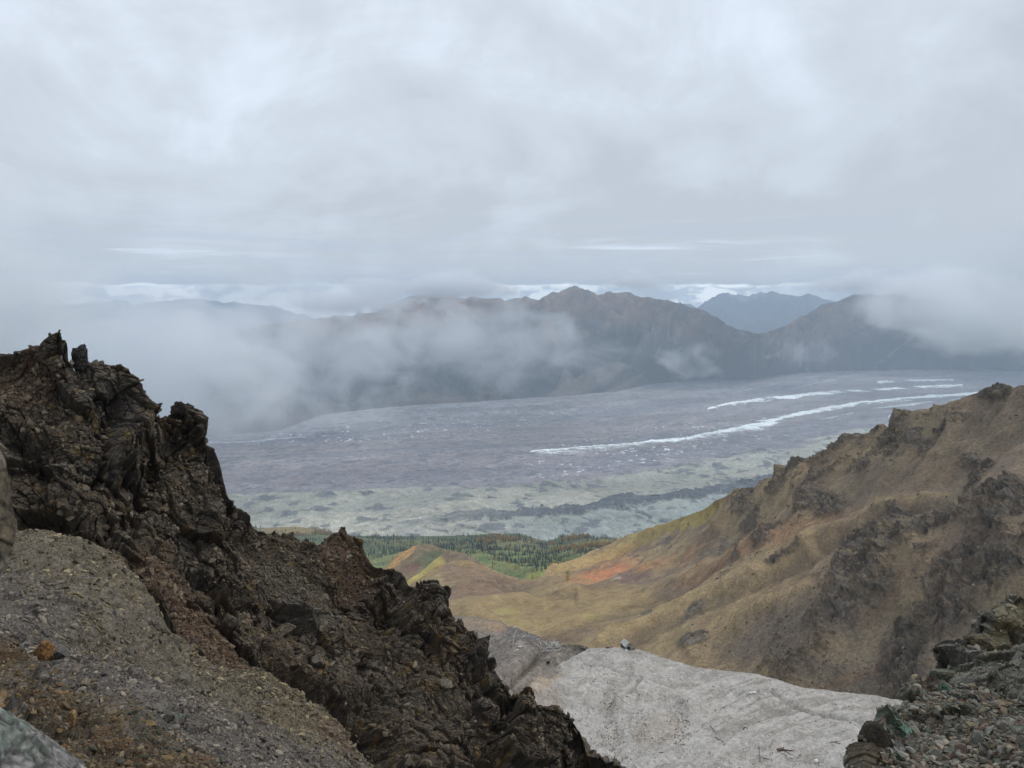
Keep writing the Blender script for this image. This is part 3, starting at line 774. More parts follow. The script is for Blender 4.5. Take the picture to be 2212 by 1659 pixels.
# ------------------------------------------------ the mountainside on the right with the brown hills at its foot
def make_side():
    crest = [(800, 1330, 1300), (850, 1285, 1300), (871, 1262, 1300), (910, 1235, 1300), (940, 1208, 1300), (969, 1187, 1300), (1000, 1195, 1290), (1026, 1208, 1280), (1060, 1228, 1250), (1080, 1238, 1230), (1131, 1253, 1150),
             (1160, 1252, 1150), (1185, 1228, 1400), (1210, 1217, 1500), (1230, 1212, 1550), (1303, 1184, 1700), (1357, 1155, 1750), (1400, 1143, 1500), (1450, 1126, 1300), (1495, 1110, 1150), (1520, 1101, 1080), (1545, 1082, 1020),
             (1570, 1071, 960), (1590, 1066, 930), (1620, 1058, 890), (1650, 1046, 850), (1672, 1036, 820), (1688, 1024, 790), (1710, 1015, 770), (1748, 1004, 745), (1768, 998, 730), (1790, 985, 710), (1830, 968, 680), (1832, 955, 675), (1845, 944, 665),
             (1872, 940, 650), (1878, 934, 648), (1905, 924, 635), (1920, 929, 630), (1932, 925, 625), (1955, 915, 610), (1966, 901, 605), (1978, 896, 600), (1995, 893, 590), (2020, 884, 580), (2050, 874, 570), (2066, 868, 565), (2080, 857, 560), (2110, 848, 550),
             (2140, 836, 540), (2160, 827, 535), (2172, 831, 530), (2190, 838, 525), (2200, 832, 522), (2260, 830, 500), (2400, 800, 480)]
    m2 = [(800, 1350, 1100), (969, 1222, 1150), (1080, 1262, 1080), (1131, 1275, 1030), (1250, 1245, 1150), (1330, 1228, 1200), (1400, 1195, 1180), (1500, 1160, 970), (1600, 1118, 800), (1700, 1075, 690), (1832, 1035, 600), (1966, 990, 540), (2160, 930, 480), (2400, 900, 440)]
    m1 = [(800, 1370, 900), (969, 1275, 950), (1080, 1300, 900), (1131, 1310, 870), (1250, 1290, 850), (1330, 1280, 800), (1400, 1270, 740), (1500, 1250, 640), (1600, 1225, 560), (1700, 1200, 510), (1832, 1170, 465), (1966, 1130, 430), (2160, 1080, 400), (2400, 1060, 380)]
    m0 = [(800, 1400, 700), (969, 1330, 700), (1131, 1345, 640), (1250, 1345, 600), (1400, 1350, 520), (1500, 1345, 470), (1600, 1340, 430), (1700, 1330, 400), (1832, 1310, 380), (1966, 1290, 365), (2160, 1260, 350), (2400, 1260, 340)]
    bot = [(800, 1470, 540), (969, 1440, 520), (1131, 1450, 460), (1300, 1460, 410), (1500, 1490, 365), (1700, 1530, 335), (1900, 1560, 315), (2100, 1580, 300), (2400, 1600, 290)]
    lf = Loft([bot, m0, m1, m2, crest], 800, 2400, 1350, [110, 110, 110, 110], back=[(20, -10), (90, -70), (400, -400), (1100, -900)], ease=32)
    U, V, P = lf.U, lf.V, lf.P.copy()
    rad = np.hypot(P[..., 0], P[..., 1])
    near = sstep(lf.S, 1.0, 0.93)
    # ribs and gullies running down-slope (towards the lower left)
    a = R(38)
    fx = (P[..., 0] * math.cos(a) + P[..., 1] * math.sin(a)); fy = (-P[..., 0] * math.sin(a) + P[..., 1] * math.cos(a))
    q = np.stack([fy / 75, fx / 260, P[..., 2] / 260], -1)
    q[..., 0] += (fbm(P / 170, 3) - 0.5) * 1.2
    rib = fbm(q, 5, 0.55, 3, ridged=True) - 0.5
    n = fbm(P / 120, 5, 0.55, 5); n2 = fbm(P / 26, 5, 0.6, 7); n3 = fbm(P / 7, 4, 0.6, 8)
    sc = np.clip(rad / 520, 0.6, 2.2)
    nrm = lf.normals()
    wob = (n2 - 0.5) * 2.4 + (n3 - 0.5) * 1.0
    FOLD = [[(1131, 1385), (1290, 1322), (1420, 1272), (1560, 1212), (1660, 1160)], [(1300, 1400), (1450, 1335), (1600, 1275), (1720, 1215), (1800, 1150)], [(1010, 1320), (1120, 1300), (1250, 1285)], [(1500, 1420), (1620, 1345), (1760, 1290)], [(1640, 1130), (1700, 1080), (1760, 1040)], [(1560, 1140), (1620, 1090)], [(1760, 1190), (1900, 1120), (2040, 1070)]]
    GUL = [[(1160, 1392), (1330, 1325), (1470, 1275), (1600, 1215)], [(1350, 1402), (1500, 1335), (1640, 1275), (1750, 1225)], [(1080, 1262), (1150, 1290), (1240, 1300)], [(1660, 1120), (1720, 1070)], [(1790, 1195), (1930, 1130), (2060, 1090)], [(1590, 1160), (1640, 1110)], [(1900, 1460), (1990, 1330), (2080, 1230), (2160, 1150)]]
    # outcrops of dark rock: (u, v, half length, half width, tilt)
    OC = [(1971, 963, 62, 27, 20), (1725, 1024, 40, 12, 28), (1850, 950, 26, 13, 10), (2152, 838, 26, 10, 10), (1970, 905, 18, 12, 30), (1910, 931, 22, 8, 15), (1877, 1023, 30, 10, 15), (1800, 1092, 36, 17, 30),
          (1622, 1092, 30, 16, 35), (2110, 1058, 38, 14, 35), (2172, 1122, 52, 26, 35), (2098, 992, 28, 18, 0), (1617, 1148, 50, 15, 62), (1782, 1096, 36, 11, 35), (1662, 1172, 28, 11, 35), (1905, 1172, 66, 24, 40),
          (1862, 1280, 88, 36, 48), (2018, 1150, 52, 22, 28), (2092, 1215, 78, 26, 52), (1952, 1388, 66, 42, 55), (1960, 1462, 50, 16, 40), (1500, 1392, 30, 12, 8), (1497, 1336, 26, 7, 38), (1463, 1294, 20, 6, 20), (2172, 1096, 40, 20, 30),
          (1545, 1108, 22, 8, 40), (2060, 1330, 60, 22, 40), (2170, 1240, 60, 26, 40), (1395, 1320, 16, 5, 10), (1680, 1060, 20, 7, 30), (2050, 925, 40, 9, 30), (1560, 1180, 18, 8, 50), (1815, 975, 18, 8, 20), (1705, 1215, 30, 6, 25), (1440, 1168, 20, 5, 25)]
    oc = np.zeros_like(U)
    for cu, cv, ru, rv, an in OC:
        oc = np.maximum(oc, blob(U, V, cu, cv, ru * 1.12, rv * 1.2, an, wob, 0.35))
    oc = np.maximum(oc, sstep(rib + (n3 - 0.5) * 0.6, 0.30, 0.42) * sstep(U, 1450, 1750) * 0.7)
    fh1, c1, id1 = facet(P / np.array([9.0, 9.0, 14.0]), 1); fh2, c2, id2 = facet(P / np.array([3.4, 3.4, 6.0]), 2)
    d = rib * (8 + 16 * sstep(U, 1450, 1700)) * sc * near + (n - 0.5) * 16 * sc * near + (n2 - 0.5) * 3.0 * np.minimum(sc, 1.3) + (n3 - 0.5) * 1.0
    cragr = fbm(np.stack([fy / 6, fx / 12, P[..., 2] / 16], -1), 5, 0.62, 6, ridged=True)
    for pts in FOLD: d = d + 4.2 * sc * near * np.exp(-((pline(U, V, pts) + (n2 - .5) * 16) / 15) ** 2)
    for pts in GUL: d = d - 3.8 * sc * near * np.exp(-((pline(U, V, pts) + (n2 - .5) * 16) / 10) ** 2)
    d = d + oc * ((cragr - 0.4) * 6.5 + fh1 * 1.8 + fh2 * 1.1 + 1.5) * (0.45 + 0.55 * near) * (0.3 + 0.7 * sstep(U, 1500, 1620))
    lf.push(d, nrm)
    # colours
    lf.fill(srgb(122, 107, 80))
    lf.paint(sstep(n, 0.45, 0.62) * 0.6, srgb(120, 100, 74))
    lf.paint(sstep(n, 0.50, 0.38) * 0.6, srgb(112, 102, 90))
    fl = fbm(np.stack([fy / 34, fx / 190, P[..., 2] / 120], -1), 5, 0.6, 13)
    left = sstep(U, 1750, 1400)
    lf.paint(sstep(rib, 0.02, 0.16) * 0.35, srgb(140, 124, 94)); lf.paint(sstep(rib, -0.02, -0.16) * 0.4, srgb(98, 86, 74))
    lf.paint(sstep(fl, 0.5, 0.62) * (0.2 + 0.5 * left), srgb(140, 124, 84))
    lf.paint(sstep(fl, 0.47, 0.36) * 0.55, srgb(96, 78, 66))
    lf.paint(blob(U, V, 1180, 1330, 330, 55, 4, n - 0.5) * 0.5, srgb(140, 120, 72))
    # scree
    for cu, cv, ru, rv, an, s_ in ((1760, 1360, 150, 55, 24, 0.8), (1640, 1395, 90, 28, 22, 0.6), (1900, 1480, 260, 42, -12, 0.8), (1870, 1060, 150, 40, 20, 0.4), (2000, 1080, 120, 40, 10, 0.4), (1450, 1270, 60, 12, 12, 0.7), (1540, 1200, 40, 24, 55, 0.5), (1345, 1335, 50, 9, 0, 0.5)):
        lf.paint(blob(U, V, cu, cv, ru, rv, an, wob * 0.7, 0.45) * s_, srgb(92, 84, 76))
    lf.paint(blob(U, V, 1650, 1190, 190, 16, 22, wob * 0.6, 0.5) * 0.5, srgb(132, 92, 62))
    lf.paint(blob(U, V, 2000, 1230, 150, 14, 40, wob * 0.6, 0.5) * 0.5, srgb(112, 86, 64))
    lf.paint(blob(U, V, 1880, 1440, 120, 12, 28, wob * 0.6, 0.5) * 0.5, srgb(112, 82, 58))
    lf.paint(sstep(U, 1900, 2150) * sstep(V, 1250, 1000) * 0.45, srgb(100, 90, 80))
    lf.paint(sstep(U, 1600, 2000) * 0.3, srgb(104, 96, 88))
    # yellow and orange brush at the left foot
    lf.paint(blob(U, V, 1480, 1122, 120, 16, 22, n2 - 0.5) * 0.85, srgb(142, 128, 58))
    lf.paint(blob(U, V, 1400, 1155, 80, 16, 24, n2 - 0.5) * 0.7, srgb(140, 124, 64))
    lf.paint(blob(U, V, 1330, 1236, 105, 20, 12, (n2 - 0.5) * 2.2, .5) * 0.6, srgb(168, 120, 74))
    lf.paint(blob(U, V, 1430, 1222, 60, 12, 20, (n2 - 0.5) * 2.2, .5) * 0.5, srgb(160, 120, 74))
    lf.paint(blob(U, V, 1240, 1216, 72, 15, 12, (n2 - 0.5) * 1.4) * 0.85, srgb(162, 136, 80))
    lf.paint(blob(U, V, 1325, 1196, 50, 12, 22, (n2 - 0.5) * 1.4) * 0.7, srgb(160, 130, 66))
    lf.paint(blob(U, V, 1308, 1241, 68, 13, 9, (n2 - 0.5) * 1.3) * 0.85, srgb(172, 110, 64))
    lf.paint(blob(U, V, 1385, 1222, 30, 9, 20, (n2 - 0.5) * 1.3) * 0.8, srgb(160, 118, 74))
    lf.paint(blob(U, V, 1370, 1252, 42, 9, 10, wob) * 0.7, srgb(104, 84, 84))
    lf.paint(blob(U, V, 1320, 1258, 20, 4, 0, wob) * 0.6, srgb(150, 140, 128))
    # the pyramid hill: yellow lit rim, purple brown face
    lf.paint(blob(U, V, 1010, 1245, 95, 40, -25, wob * 0.5) * 0.7, srgb(118, 96, 76))
    lf.paint(sstep(pline(U, V, [(870, 1262), (910, 1235), (945, 1206)]), 14, 4) * 0.9, srgb(166, 150, 66))
    lf.paint(sstep(pline(U, V, [(905, 1270), (965, 1215), (1026, 1222), (1080, 1240), (1110, 1250)]) + (n3 - 0.5) * 14, 8, 2) * 0.6, srgb(146, 124, 66))
    for cu, cv, ru, rv in ((1090, 1330, 26, 6), (1178, 1310, 5, 22), (1100, 1345, 40, 5), (1240, 1340, 60, 5)):
        lf.paint(blob(U, V, cu, cv, ru, rv, 8, wob) * 0.45, srgb(138, 134, 70))
    lf.paint(sstep(n3, 0.58, 0.70) * 0.25, srgb(92, 82, 64))
    lf.paint(sstep(n3, 0.42, 0.32) * 0.15, srgb(146, 126, 88))
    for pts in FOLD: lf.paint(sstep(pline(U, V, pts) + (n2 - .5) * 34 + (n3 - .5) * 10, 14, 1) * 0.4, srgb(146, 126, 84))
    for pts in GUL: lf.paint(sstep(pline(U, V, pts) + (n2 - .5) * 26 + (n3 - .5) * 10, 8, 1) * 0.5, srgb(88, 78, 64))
    # rock
    rk = srgb(80, 76, 72); rk2 = srgb(108, 102, 94)
    lf.paint(oc * sstep(n3 + (id2 - .5) * .3, 0.30, 0.44) * 0.7 + oc * 0.2, rk)
    lf.paint(oc * sstep(id2, 0.6, 0.75) * 0.6, rk2)
    lf.paint(oc * sstep(n3, 0.52, 0.62) * 0.5, srgb(104, 88, 66))
    lf.col *= K_
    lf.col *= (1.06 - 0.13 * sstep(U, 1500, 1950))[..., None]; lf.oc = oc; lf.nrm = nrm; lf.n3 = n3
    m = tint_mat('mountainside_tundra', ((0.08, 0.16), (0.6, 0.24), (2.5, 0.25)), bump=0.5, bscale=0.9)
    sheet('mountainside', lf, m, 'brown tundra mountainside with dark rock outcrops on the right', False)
    return lf


SIDE = make_side()
print('side', time.time() - T00)

# ------------------------------------------------ mine waste: dark gravel mounds and the pale tailings fan
def make_waste():
    crest = [(900, 1326, 430), (972, 1331, 420), (1001, 1331, 415), (1051, 1336, 400), (1085, 1345, 385), (1098, 1353, 375), (1113, 1354, 365), (1145, 1368, 350), (1181, 1386, 338), (1205, 1393, 332), (1231, 1395, 326), (1255, 1397, 320),
             (1285, 1406, 314), (1350, 1425, 306), (1500, 1470, 300)]
    m1 = [(900, 1385, 340), (1051, 1390, 320), (1113, 1398, 300), (1181, 1412, 312), (1231, 1412, 318), (1285, 1420, 316), (1350, 1440, 316), (1500, 1480, 312)]
    bot = [(900, 1600, 190), (1060, 1600, 212), (1131, 1600, 238), (1200, 1600, 262), (1300, 1600, 290), (1500, 1600, 300)]
    lf = Loft([bot, m1, crest], 900, 1500, 560, [120, 70], back=[(12, -8), (60, -45), (200, -160)], ease=9)
    U, V, P = lf.U, lf.V, lf.P.copy()
    n = fbm(P / 30, 5, 0.55, 2); n2 = fbm(P / 5, 5, 0.6, 4); n3 = fbm(P / 1.5, 3, 0.6, 6)
    d = (n - 0.5) * 6 * sstep(lf.S, 1.0, 0.8) + (n2 - 0.5) * 1.8 + (n3 - 0.5) * 0.5
    d -= 2.2 * np.exp(-(pline(U, V, [(1105, 1480), (1150, 1440), (1176, 1412)]) / 7) ** 2)
    d += 2.0 * np.exp(-(pline(U, V, [(1062, 1480), (1100, 1440), (1150, 1420)]) / 16) ** 2)
    d += 1.8 * np.exp(-(((U - 1140) / 32) ** 2 + ((V - 1392) / 13) ** 2))
    lf.push(d)
    lf.fill(srgb(108, 102, 96))
    lf.paint(sstep(n2, 0.5, 0.62) * 0.5, srgb(128, 120, 112))
    lf.paint(blob(U, V, 1130, 1372, 75, 22, -22, (n2 - 0.5)) * 0.85, srgb(90, 86, 86))
    lf.paint(blob(U, V, 1240, 1402, 50, 12, -3, (n2 - 0.5)) * 0.85, srgb(92, 86, 80))
    lf.paint(blob(U, V, 1035, 1352, 60, 13, 2, (n2 - 0.5)) * 0.8, srgb(134, 116, 94))
    lf.paint(blob(U, V, 1075, 1358, 22, 10, 0, (n2 - 0.5)) * 0.5, srgb(152, 124, 92))
    lf.paint(blob(U, V, 1040, 1430, 60, 60, 0, (n2 - 0.5)) * 0.6, srgb(104, 98, 92))
    lf.paint(blob(U, V, 1135, 1462, 34, 22, 30, (n2 - 0.5)) * 0.6, srgb(136, 128, 118))
    lf.paint(sstep(pline(U, V, [(1105, 1480), (1150, 1440), (1176, 1412)]), 6, 2) * 0.5, srgb(78, 74, 70))
    lf.paint(sstep(n3, 0.6, 0.72) * 0.6, srgb(70, 66, 64)); lf.paint(sstep(n3, 0.38, 0.28) * 0.4, srgb(150, 144, 136))
    lf.col *= K_
    lf.nrm = lf.normals()
    sheet('gravel_mound', lf, tint_mat('waste_gravel', ((0.15, 0.15), (1.2, 0.3)), bump=0.25, bscale=1.5), 'dark grey mine gravel mound below the timber heap', False)
    return lf


WASTE = make_waste()


def make_tailings():
    crest = [(1000, 1680, 175), (1060, 1600, 195), (1100, 1545, 215), (1130, 1508, 230), (1160, 1472, 250), (1185, 1450, 265), (1215, 1430, 282), (1240, 1419, 292), (1262, 1411, 298), (1300, 1403, 302), (1345, 1401, 304), (1370, 1403, 304), (1400, 1410, 303), (1440, 1422, 302),
             (1500, 1441, 300), (1560, 1450, 298), (1632, 1455, 296), (1680, 1468, 292), (1740, 1485, 288), (1800, 1494, 284), (1884, 1502, 280), (1977, 1521, 272), (2100, 1560, 262)]
    m1 = [(1000, 1690, 172), (1130, 1550, 205), (1215, 1480, 245), (1300, 1455, 262), (1400, 1468, 258), (1500, 1500, 250), (1632, 1520, 244), (1740, 1540, 238), (1884, 1560, 230), (2100, 1600, 222)]
    bot = [(1000, 1740, 160), (1300, 1720, 165), (1600, 1720, 168), (2100, 1740, 168)]
    lf = Loft([bot, m1, crest], 1000, 2100, 900, [200, 110], back=[(6, -4), (30, -22), (90, -75)], ease=14)
    U, V, P = lf.U, lf.V, lf.P.copy()
    n = fbm(P / 36, 5, 0.5, 12); n2 = fbm(P / 6, 5, 0.58, 14); n3 = fbm(P / 1.3, 4, 0.6, 16)
    fade = sstep(lf.S, 1.0, 0.82)
    d = (n - 0.5) * 5.5 * fade + (n2 - 0.5) * 0.85 + (n3 - 0.5) * 0.22
    # curved rills sweeping across the fan
    arc = np.hypot((U - 1990) * 0.42, (V - 1700) * 1.0) + (n - 0.5) * 26
    rill = fbm(np.stack([arc / 9.0, U / 330, V * 0], -1), 4, 0.6, 3, ridged=True)
    rz = sstep(U, 1440, 1560) * sstep(V, 1640, 1560) * fade
    d += (rill - 0.5) * 1.15 * rz
    drn = fbm(np.stack([(U + V * 0.9) / 26 + (n2 - .5) * 2, (U * 0.6 - V) / 90, V * 0], -1), 4, 0.6, 7, ridged=True)
    d += (drn - 0.5) * 0.75 * (1 - rz) * fade
    LN = [([(1266, 1430), (1300, 1432), (1345, 1445), (1388, 1457), (1436, 1466), (1504, 1474)], -0.9, 3.0), ([(1650, 1490), (1740, 1523), (1812, 1544), (1880, 1566)], -1.3, 3.5), ([(1334, 1516), (1379, 1503), (1443, 1491), (1470, 1505), (1490, 1540)], 1.3, 9.0),
          ([(1355, 1502), (1384, 1462)], -0.8, 3.0), ([(1225, 1500), (1258, 1492)], -0.6, 3.0), ([(1165, 1475), (1130, 1540), (1120, 1600)], 1.2, 12.0), ([(1305, 1500), (1320, 1545), (1330, 1600)], -0.7, 12), ([(1500, 1530), (1560, 1500), (1640, 1500)], 0.8, 6)]
    for pts, am, w in LN: d += am * np.exp(-(pline(U, V, pts) / w) ** 2)
    lf.push(d * 1.5)
    lf.fill(srgb(158, 156, 154))
    lf.paint(sstep(n, 0.42, 0.62) * 0.6, srgb(150, 149, 150))
    lf.paint(sstep(n2, 0.54, 0.66) * 0.45, srgb(136, 131, 125))
    lf.paint(sstep(n2, 0.44, 0.34) * 0.4, srgb(168, 166, 164))
    lf.paint(rz * sstep(rill, 0.46, 0.30) * 0.6, srgb(122, 117, 112))
    lf.paint(blob(U, V, 1178, 1478, 46, 12, 40, n2 - 0.5) * 0.75, srgb(164, 146, 122))
    lf.paint(blob(U, V, 1195, 1540, 26, 60, 5, n2 - 0.5) * 0.5, srgb(144, 130, 114))
    lf.paint(blob(U, V, 1420, 1575, 55, 30, 20, n2 - 0.5) * 0.55, srgb(138, 128, 116))
    lf.paint(blob(U, V, 1350, 1407, 30, 6, 0, n2 - 0.5) * 0.4, srgb(168, 150, 132))
    for pts, am, w in LN:
        if am < 0: lf.paint(sstep(pline(U, V, pts) + (n3 - .5) * 5, w, w * 0.3) * (0.4 if w < 8 else 0.15), srgb(120, 111, 102))
    lf.paint((1 - rz) * sstep(drn, 0.44, 0.32) * 0.4, srgb(130, 125, 118))
    le = sstep(pline(U, V, [(1060, 1600), (1100, 1545), (1130, 1508), (1160, 1472), (1200, 1440)]) + (n2 - .5) * 70 + (n3 - .5) * 30, 16, 4)
    lf.paint(le * 0.8, srgb(120, 112, 102))
    lf.paint(sstep(n3, 0.60, 0.70) * 0.5, srgb(104, 98, 92))
    lf.paint(sstep(n3, 0.38, 0.28) * 0.5, srgb(182, 180, 176))
    lf.col *= K_ * 0.90
    lf.nrm = lf.normals()
    sheet('tailings', lf, tint_mat('tailings_sand', ((0.1, 0.08), (0.9, 0.14), (4.0, 0.15)), bump=0.12, bscale=2.0), 'pale grey fan of mine tailings under the small cabin', False)
    return lf


TAIL = make_tailings()
print('tailings', time.time() - T00)

# ------------------------------------------------ the dark rock ridge on the left
def make_ridge():
    crest = [(-200, 800, 60), (-60, 775, 60), (0, 766, 60), (25, 762, 60), (60, 751, 60), (85, 742, 60), (95, 731, 60), (108, 721, 60), (128, 713, 60), (133, 722, 60), (136, 745, 60), (139, 783, 60), (152, 790, 60), (161, 804, 60), (190, 806, 60), (193, 786, 60), (206, 783, 60),
             (225, 787, 60), (262, 785, 60), (270, 805, 60), (282, 822, 60), (290, 852, 60), (303, 885, 60), (318, 893, 60.5), (338, 906, 61), (352, 899, 61), (366, 892, 61), (374, 889, 61), (376, 872, 61), (384, 868, 61), (393, 876, 61), (408, 872, 61), (418, 884, 61), (424, 910, 61), (429, 945, 61), (440, 957, 61),
             (462, 968, 62), (475, 1000, 62), (484, 1040, 62), (493, 1070, 62), (505, 1090, 63), (530, 1105, 64), (545, 1133, 65), (562, 1150, 67), (585, 1163, 69), (600, 1172, 70), (620, 1168, 71), (635, 1177, 72), (665, 1180, 74), (690, 1177, 75), (705, 1163, 76), (720, 1152, 76), (735, 1146, 76), (752, 1158, 76),
             (775, 1168, 76), (790, 1190, 75), (810, 1214, 74), (835, 1226, 72), (850, 1228, 71), (868, 1236, 70), (876, 1246, 70), (882, 1262, 69), (905, 1272, 68), (918, 1264, 67), (935, 1272, 66), (950, 1285, 66), (957, 1303, 65), (966, 1325, 64), (975, 1338, 64), (984, 1350, 63), (989, 1336, 63), (995, 1338, 63),
             (999, 1360, 63), (1008, 1385, 62), (1018, 1402, 62), (1022, 1425, 61), (1035, 1436, 61), (1050, 1450, 60), (1060, 1480, 60), (1080, 1494, 59), (1086, 1484, 59), (1096, 1484, 59), (1100, 1496, 58), (1115, 1488, 58), (1140, 1489, 58), (1152, 1505, 57), (1160, 1522, 57), (1180, 1528, 56), (1205, 1523, 56), (1215, 1535, 56),
             (1235, 1555, 55), (1252, 1580, 55), (1262, 1600, 54), (1268, 1632, 54), (1285, 1636, 53), (1295, 1632, 53), (1310, 1648, 53), (1325, 1645, 52), (1345, 1660, 52), (1400, 1720, 51)]
    m2 = [(-200, 900, 57), (0, 880, 57), (130, 870, 57), (190, 880, 57), (290, 950, 57.5), (366, 985, 58), (430, 1030, 58), (505, 1130, 59), (562, 1185, 61), (640, 1220, 63), (735, 1215, 65), (810, 1265, 65), (880, 1320, 62), (957, 1370, 60), (1020, 1450, 58), (1080, 1530, 56), (1150, 1560, 55), (1215, 1590, 54), (1270, 1660, 53), (1400, 1750, 50)]
    m1 = [(-200, 1040, 53), (0, 1020, 53), (130, 1010, 53), (250, 1060, 53), (366, 1130, 53), (430, 1200, 53), (505, 1260, 52), (640, 1330, 54), (735, 1360, 55), (880, 1460, 53), (1020, 1560, 51), (1150, 1640, 50), (1270, 1700, 50), (1400, 1780, 49)]
    bot = [(-200, 1220, 49), (0, 1200, 49), (90, 1185, 49), (180, 1195, 48), (260, 1225, 47), (330, 1300, 45), (400, 1400, 43), (470, 1455, 42), (560, 1475, 41), (640, 1530, 40), (700, 1600, 40), (780, 1700, 39), (1000, 1780, 38), (1400, 1800, 40)]
    lf = Loft([bot, m1, m2, crest], -200, 1400, 1250, [200, 230, 200], back=[(1.2, -0.85), (5, -5), (16, -20), (60, -100)], sub=10)
    U, V, P = lf.U, lf.V, lf.P.copy()
    nrm = lf.normals(); nrm[lf.nfront:] = nrm[lf.nfront - 1]
    # smooth the push directions so that columns do not fold over the jagged crest
    k = 14
    for ax in (0, 1):
        c = np.cumsum(np.pad(nrm, [(k, k) if i == ax else (0, 0) for i in range(3)], mode='edge'), axis=ax)
        nrm = (np.take(c, range(2 * k, c.shape[ax]), axis=ax) - np.take(c, range(0, c.shape[ax] - 2 * k), axis=ax)) / (2 * k)
    nrm = nrm + np.array([0.1, -0.55, 0.1]); nrm /= np.linalg.norm(nrm, axis=-1, keepdims=True)
    top = sstep(lf.S, 1.0, 0.94)
    # strata dip to the lower right: a skewed frame makes slabs rather than balls
    SK = np.array(Matrix.Rotation(R(-52), 3, 'Y') @ Matrix.Rotation(R(20), 3, 'X'))
    Q = P @ SK.T
    n = fbm(P / 7, 4, 0.5, 22); n2 = fbm(P / 2.0, 5, 0.58, 24); n3 = fbm(P / 0.5, 4, 0.6, 26)
    Qw = Q + (np.stack([fbm(P / 3, 3, .5, 31), fbm(P / 3, 3, .5, 32), fbm(P / 3, 3, .5, 33)], -1) - 0.5) * 0.7
    h0, c0, i0 = facet(Qw / np.array([5.5, 4.0, 3.0]), 3)
    h1, c1, i1 = facet(Qw / np.array([1.7, 1.3, 0.95]), 4)
    h2, c2, i2 = facet(Qw / np.array([0.72, 0.6, 0.40]), 5)
    h3, c3, i3 = facet(P / np.array([0.34, 0.34, 0.24]), 6)
    wob = (n2 - 0.5) * 1.5
    # softer ground: rubble slopes and soil between the crags
    soft = np.zeros_like(U)
    for cu, cv, ru, rv, an, s_ in ((40, 830, 70, 60, 10, .7), (120, 930, 90, 50, -30, .6), (640, 1245, 130, 45, -38, 0.95), (740, 1225, 80, 55, -45, .9), (720, 1330, 150, 34, -42, .8), (600, 1370, 120, 50, -42, .8), (450, 1390, 140, 40, -42, 1.0),
                               (870, 1440, 90, 55, -45, .55), (560, 1320, 110, 40, -40, .6), (350, 1262, 90, 32, -52, 1.0), (900, 1600, 120, 60, -30, .5), (380, 1080, 60, 90, -30, .5), (500, 1200, 60, 50, -40, .6), (960, 1500, 70, 40, -40, .6), (1180, 1600, 60, 30, -40, .5), (800, 1500, 120, 30, -42, .8), (200, 1080, 60, 30, -40, .6)):
        soft = np.maximum(soft, blob(U, V, cu, cv, ru, rv, an, wob * 0.6, 0.4) * s_)
    hard = 1 - soft
    tt = 0.45 + 0.55 * top
    big = sstep(fbm(P / 3.2, 3, 0.5, 77), 0.44, 0.56)             # sound rock faces against shattered rock
    d = (n - 0.5) * 4.2 * top + h0 * 1.5 * hard * (0.25 + 0.75 * top) + h1 * 0.70 * (0.08 + 0.92 * hard) * tt + h2 * 0.24 * (0.15 + 0.85 * hard) * (1 - 0.65 * big) * tt + h3 * 0.10 * (1 - 0.65 * big) * (0.5 + 0.5 * hard) * tt + (n2 - 0.5) * 0.35 + (n3 - 0.5) * 0.14
    d -= hard * 0.35 * sstep(c1, 0.10, 0.0) + 0.12 * sstep(c2, 0.12, 0.0) * hard
    # named hollows and ribs
    def bump(cu, cv, ru, rv, an, am):
        return am * blob(U, V, cu, cv, ru, rv, an, wob * 0.5, 0.6)
    d += bump(85, 1128, 60, 24, 0, -3.2) + bump(60, 1060, 90, 18, 0, 0.8) + bump(75, 975, 55, 26, -15, -1.4) + bump(80, 945, 40, 22, 0, 1.0)
    d += bump(775, 1600, 70, 85, -25, -4.0) + bump(465, 1270, 60, 26, -20, -2.4) + bump(690, 1500, 130, 24, -42, -2.4) + bump(840, 1330, 28, 60, -35, -1.5)
    d += bump(1093, 1545, 14, 70, -20, -2.4) + bump(1080, 1640, 40, 30, 0, -2.0) + bump(780, 1240, 28, 70, -35, -1.6) + bump(925, 1310, 30, 45, -20, 1.0)
    d += bump(545, 1180, 60, 30, -40, -0.6) + bump(340, 1010, 22, 90, -25, -1.6) + bump(270, 960, 28, 80, -22, 1.4) + bump(235, 900, 16, 50, -15, -1.2) + bump(400, 930, 36, 46, -10, 0.9)
    lf.push(d * (0.35 + 0.65 * top), nrm)
    lf.nrm = nrm; lf.soft = soft; lf.S2 = top
    # colours: dark brownish grey rock, soil and rubble
    lf.fill(srgb(62, 57, 52))
    lf.paint(sstep(n, 0.42, 0.60) * 0.6, srgb(72, 62, 50))
    lf.paint(sstep(i1, 0.5, 0.8) * 0.6 * hard, srgb(84, 81, 78)); lf.paint(sstep(i1, 0.3, 0.1) * 0.5 * hard, srgb(48, 46, 46)); lf.paint(sstep(i0, 0.6, 0.8) * 0.3 * hard, srgb(82, 72, 58))
    lf.paint(sstep(i2, 0.3, 0.1) * 0.45 * hard, srgb(46, 44, 46))
    lf.paint(sstep(i2, 0.75, 0.92) * 0.5, srgb(92, 88, 80))
    lf.paint(sstep(i3, 0.72, 0.9) * 0.5, srgb(108, 100, 86)); lf.paint(sstep(i3, 0.28, 0.1) * 0.5, srgb(44, 40, 36))
    lf.paint(sstep(n2, 0.55, 0.68) * 0.5, srgb(80, 66, 46))
    lf.paint(soft * 0.75, srgb(72, 64, 54))
    lf.paint(blob(U, V, 40, 825, 75, 50, 15, wob * .6) * 0.7, srgb(82, 60, 44))
    lf.paint(blob(U, V, 750, 1222, 75, 55, -45, wob * .6) * 0.85, srgb(70, 52, 40))
    lf.paint(blob(U, V, 640, 1270, 120, 34, -38, wob * .6) * 0.8, srgb(82, 80, 76))
